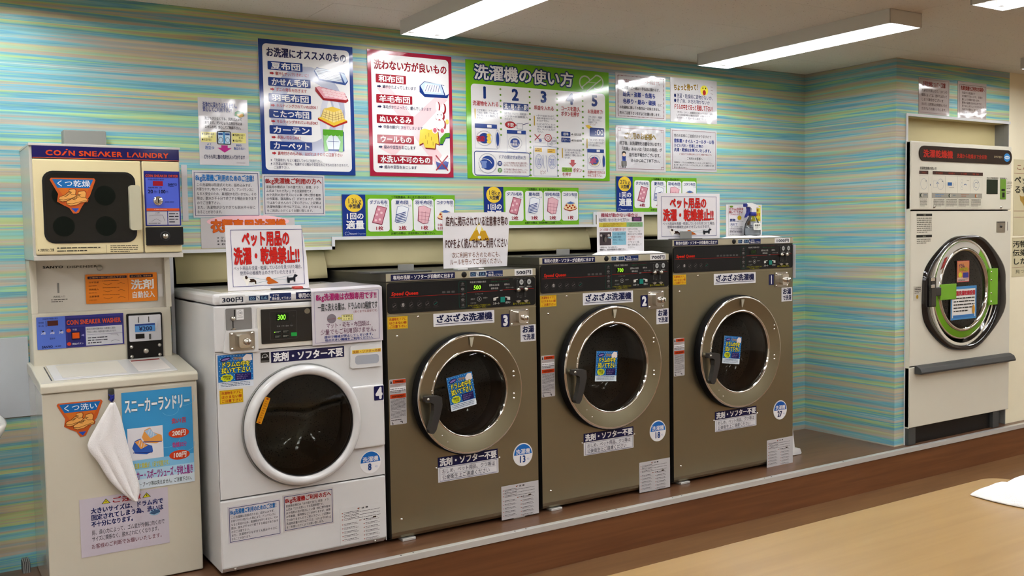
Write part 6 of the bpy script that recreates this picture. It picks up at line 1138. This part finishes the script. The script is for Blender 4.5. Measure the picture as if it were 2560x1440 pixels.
# folded cloths
def folded(name, x0, x1, y0, y1, z0, h, label, seed=1, nx=22, ny=10, edge=.3):
    rnd = random.Random(seed); top = []; 
    ph = [rnd.uniform(0, 6.28) for _ in range(6)]
    b = MB(); vs = []
    for j in range(ny + 1):
        for i in range(nx + 1):
            u, v = i / nx, j / ny; e = min(u, 1 - u, v * 1.0, 1 - v)
            z = z0 + h * (min(1, e * 9 + .12)) * (.72 + .14 * math.sin(u * 11 + ph[0] + 3 * v) + .12 * math.sin(v * 9 + ph[1] + u * 4) + .08 * math.sin(u * 23 + ph[2]))
            dx = .006 * math.sin(v * 8 + ph[3]) * (1 if u in (0, 1) else .3); dy = .006 * math.sin(u * 13 + ph[4]) * (1 if v in (0, 1) else .3)
            vs.append((x0 + (x1 - x0) * u + dx, y0 + (y1 - y0) * v + dy, z))
    n1 = len(vs); vs += [(x, y, z0 + .0004) for x, y, z in vs]
    K = lambda i, j: j * (nx + 1) + i
    fs = [(K(i, j), K(i + 1, j), K(i + 1, j + 1), K(i, j + 1)) for j in range(ny) for i in range(nx)] + [(n1 + K(i, j + 1), n1 + K(i + 1, j + 1), n1 + K(i + 1, j), n1 + K(i, j)) for j in range(ny) for i in range(nx)]
    for i in range(nx): fs += [(K(i, 0), n1 + K(i, 0), n1 + K(i + 1, 0), K(i + 1, 0)), (K(i + 1, ny), n1 + K(i + 1, ny), n1 + K(i, ny), K(i, ny))]
    for j in range(ny): fs += [(K(0, j + 1), n1 + K(0, j + 1), n1 + K(0, j), K(0, j)), (K(nx, j), n1 + K(nx, j), n1 + K(nx, j + 1), K(nx, j + 1))]
    b.add(vs, fs, 'towel', True); o = b.build(name); tag(o, label, 'cloth'); s_ = o.modifiers.new('sub', 'SUBSURF'); s_.levels = s_.render_levels = 1; return o
folded('folded_cloth', 2.70, 3.095, .0, .085, 1.3415, .018, 'white cloth lying in front of the trouble notice on the 700 yen washer', 2)
folded('folded_cloth', 3.545, 3.90, .0, .11, 1.4058, .013, 'white cloth under the spray bottle on the 1000 yen washer', 4)
# spray bottle
r = thing('spray_bottle', (3.755, .075, 1.4165), 'clear spray bottle with white head and blue trigger on the 1000 yen washer', 'bottle')
MB().lathez(0, 0, [(.0001, .001), (.044, .0), (.052, .006), (.052, .03), (.046, .062), (.030, .088), (.020, .102), (.018, .108)], 'clear_plastic', 28, 1, .6).build('body', r)
MB().lathez(0, 0, [(.0001, .002), (.048, .004), (.049, .03), (.047, .04), (.0001, .04)], 'E0E4E6', 24, 1, .55).build('liquid', r)
MB().lathez(0, 0, [(.0201, .104), (.0215, .106), (.0215, .121), (.0195, .123)], 'navy_plastic', 24).build('collar', r)
hd = MB().prism([(-.018, .123), (-.016, .140), (-.030, .150), (-.046, .150), (-.046, .166), (-.016, .170), (.012, .164), (.044, .146), (.040, .142), (.016, .148), (.016, .123)][::-1], -.014, .014, 'white_plastic').build('spray_head', r, bevel=.004, seg=3)
MB().lathe(0, 0, [(.0001, 0), (.001, .001)], 'navy_plastic', 8) if 0 else None
MB().box(-.058, -.045, -.010, .010, .150, .168, 'navy_plastic').build('nozzle', hd, bevel=.003)
MB().prism([(-.040, .150), (-.024, .146), (-.022, .130), (-.034, .108), (-.052, .094), (-.050, .100), (-.038, .122), (-.036, .136)], -.007, .007, 'navy_plastic').build('trigger', hd, bevel=.002)
sheet('bottle_label', .06, .036, lambda p: (p.T('除菌用', 14, 18, 80, 48, '5A5A5A', .02, 2), p.T('スプレー', 20, 56, 74, 82, '5A5A5A', 0, 2)), (-.026, -.0325, .03), 'E2E4DC', 'matte', r, th=.0006, corner=.006, printname='lettering')
# sheets of cream card closing the gap above each washer
mat('cream_sheet2', 'C6BB96', .55)
def cream(x0, x1, z0, z1, label, yb=.600):
    n = 10; vs = []; 
    for k in range(n + 1):
        t = k / n; z = z1 + (z0 - z1) * t; y = yb - .035 * math.sin(t * PI * .5) + 0; inset = .012 * math.sin(t * PI * .5)
        vs += [(x0 + .01, y + .004, z), (x1 - .018 + inset, y, z)]
    b = MB(); b.add(vs, [(2 * k, 2 * k + 2, 2 * k + 3, 2 * k + 1) for k in range(n)], 'cream_sheet', True); o = b.build('cream_panel'); m_ = o.modifiers.new('s', 'SOLIDIFY'); m_.thickness = .003; m_.offset = 1
    return tag(o, label, 'panel', 'cream sheets behind the washers')
YC = .62
cream(.935, 1.604, 1.264, 1.42, 'cream sheet filling the gap in the wall behind the white washer')
cream(1.572, 2.345, 1.308, 1.46, 'cream sheet in the wall gap behind the steel washer nearest the white one', .612)
cream(2.335, 3.073, 1.358, 1.50, 'cream sheet in the wall gap behind the middle steel washer')
cream(3.045, 3.95, 1.420, 1.57, 'short cream sheet in the wall gap behind the rightmost washer, mostly hidden by notices', .612)
# notice edge and prop beside the last washer
o = MB().box(3.979, 3.981, -.016, .012, 1.19, 1.366, 'D9D9DA').build('side_card'); tag(o, 'white card edge sticking out from the right side of the 1000 yen washer', 'card')
o = MB()
o.prismx([(.03, .44 + 0), (-.005, .43), (-.012, .30), (-.034, .215), (-.034, .203), (.0, .203), (.03, .25)], 3.99, 3.993, 'white_plastic') if 0 else None
q = MB(); pts = [(4.055, .452), (4.072, .452), (4.084, .425), (4.108, .265), (4.150, .262), (4.162, .236), (4.158, .230), (4.095, .230), (4.088, .236), (4.06, .36), (4.055, .38)]
bx = [(x - .0, z) for x, z in pts]; q.prism([(x, z - .027) for x, z in bx][::-1], .10, .13, 'white_plastic'); o = q.build('wall_bracket', bevel=.003); tag(o, 'white plastic foot bracket on the platform right of the 1000 yen washer', 'bracket')

# ================================================================ left edge
o = MB().box(-.35, .386, YW - .012, YW - .0005, .787, 1.088, 'CBD0D4').build('splash_board', bevel=.001); tag(o, 'pale blue-grey splash board fixed on the wall over the washbasin', 'board')
r = thing('washbasin', (0, .288, 0), 'white ceramic washbasin at the left edge of the picture', 'washbasin')
prof = [(.02, .70), (.16, .712), (.235, .745), (.268, .80), (.275, .822), (.268, .828), (.250, .822), (.225, .775), (.12, .735), (.02, .73)]
vs = []; n = 40; fs = []
for rad, z in prof:
    for i in range(n):
        a = 2 * PI * i / n; k = 1 / (abs(math.cos(a)) ** 3.2 + abs(math.sin(a)) ** 3.2) ** (1 / 3.2); vs.append((rad * k * math.cos(a) * 1.02, rad * k * math.sin(a) * .9, z))
for j in range(len(prof) - 1):
    for i in range(n): fs.append((j * n + i, j * n + (i + 1) % n, (j + 1) * n + (i + 1) % n, (j + 1) * n + i))
fs.append(tuple(range(n))[::-1]); fs.append(tuple(range((len(prof) - 1) * n, len(prof) * n)))
MB().add(vs, fs, 'ceramic', True).build('bowl', r)
q = MB(); q.tube([(0, -.02, .70), (0, -.02, .5), (0, .03, .42), (0, .1, .42), (0, .16, .47), (0, .262, .47)], .018, 'chrome', 12); q.build('drain_pipe', r)
q = MB(); q.tube([(0, .2, .82), (0, .2, .93), (0, .18, .96), (0, .09, .955), (0, .07, .93)], .011, 'chrome', 12); q.box(-.02, .02, .18, .22, .818, .83, 'chrome'); q.build('tap', r)
q = MB()
for k in range(4): q.prismx([(.49, .2005), (.552, .2005), (.552, .245), (.5, .24)], .372 + k * .006 - .04, .3755 + k * .006 - .04, 'grey_plastic')
q.prismx([(.495, .2005), (.552, .2005), (.552, .238), (.505, .234)], .33, .357, 'dark_grey')
o = q.build('ribbed_stop'); tag(o, 'ribbed grey block on the platform against the wall left of the sneaker washer', 'block')

# ================================================================ table in the foreground
r = thing('table', (0, 0, 0), 'light wood laminate table with rounded corners in the foreground', 'table')
tp = rr(.93, 2.735, -3.05, -1.865, .07, 8)
MB().prismz(tp, .672, .70, 'table_laminate').build('tabletop', r, bevel=.004, seg=3)
for x in (1.02, 2.64):
    for y in (-2.96, -1.955): MB().tube([(x, y, .672), (x, y, .012)], .022, 'dull_chrome', 14).build('leg', r)
q = MB(); q.box(1.02, 2.64, -1.965, -1.945, .63, .671, 'dark_grey'); q.box(1.02, 2.64, -2.97, -2.95, .63, .671, 'dark_grey'); q.build('apron', r)
folded('table_towel', 2.47, 2.80, -2.24, -1.95, .7005, .045, 'white terry towel dropped on the far corner of the table', 9, 26, 16)
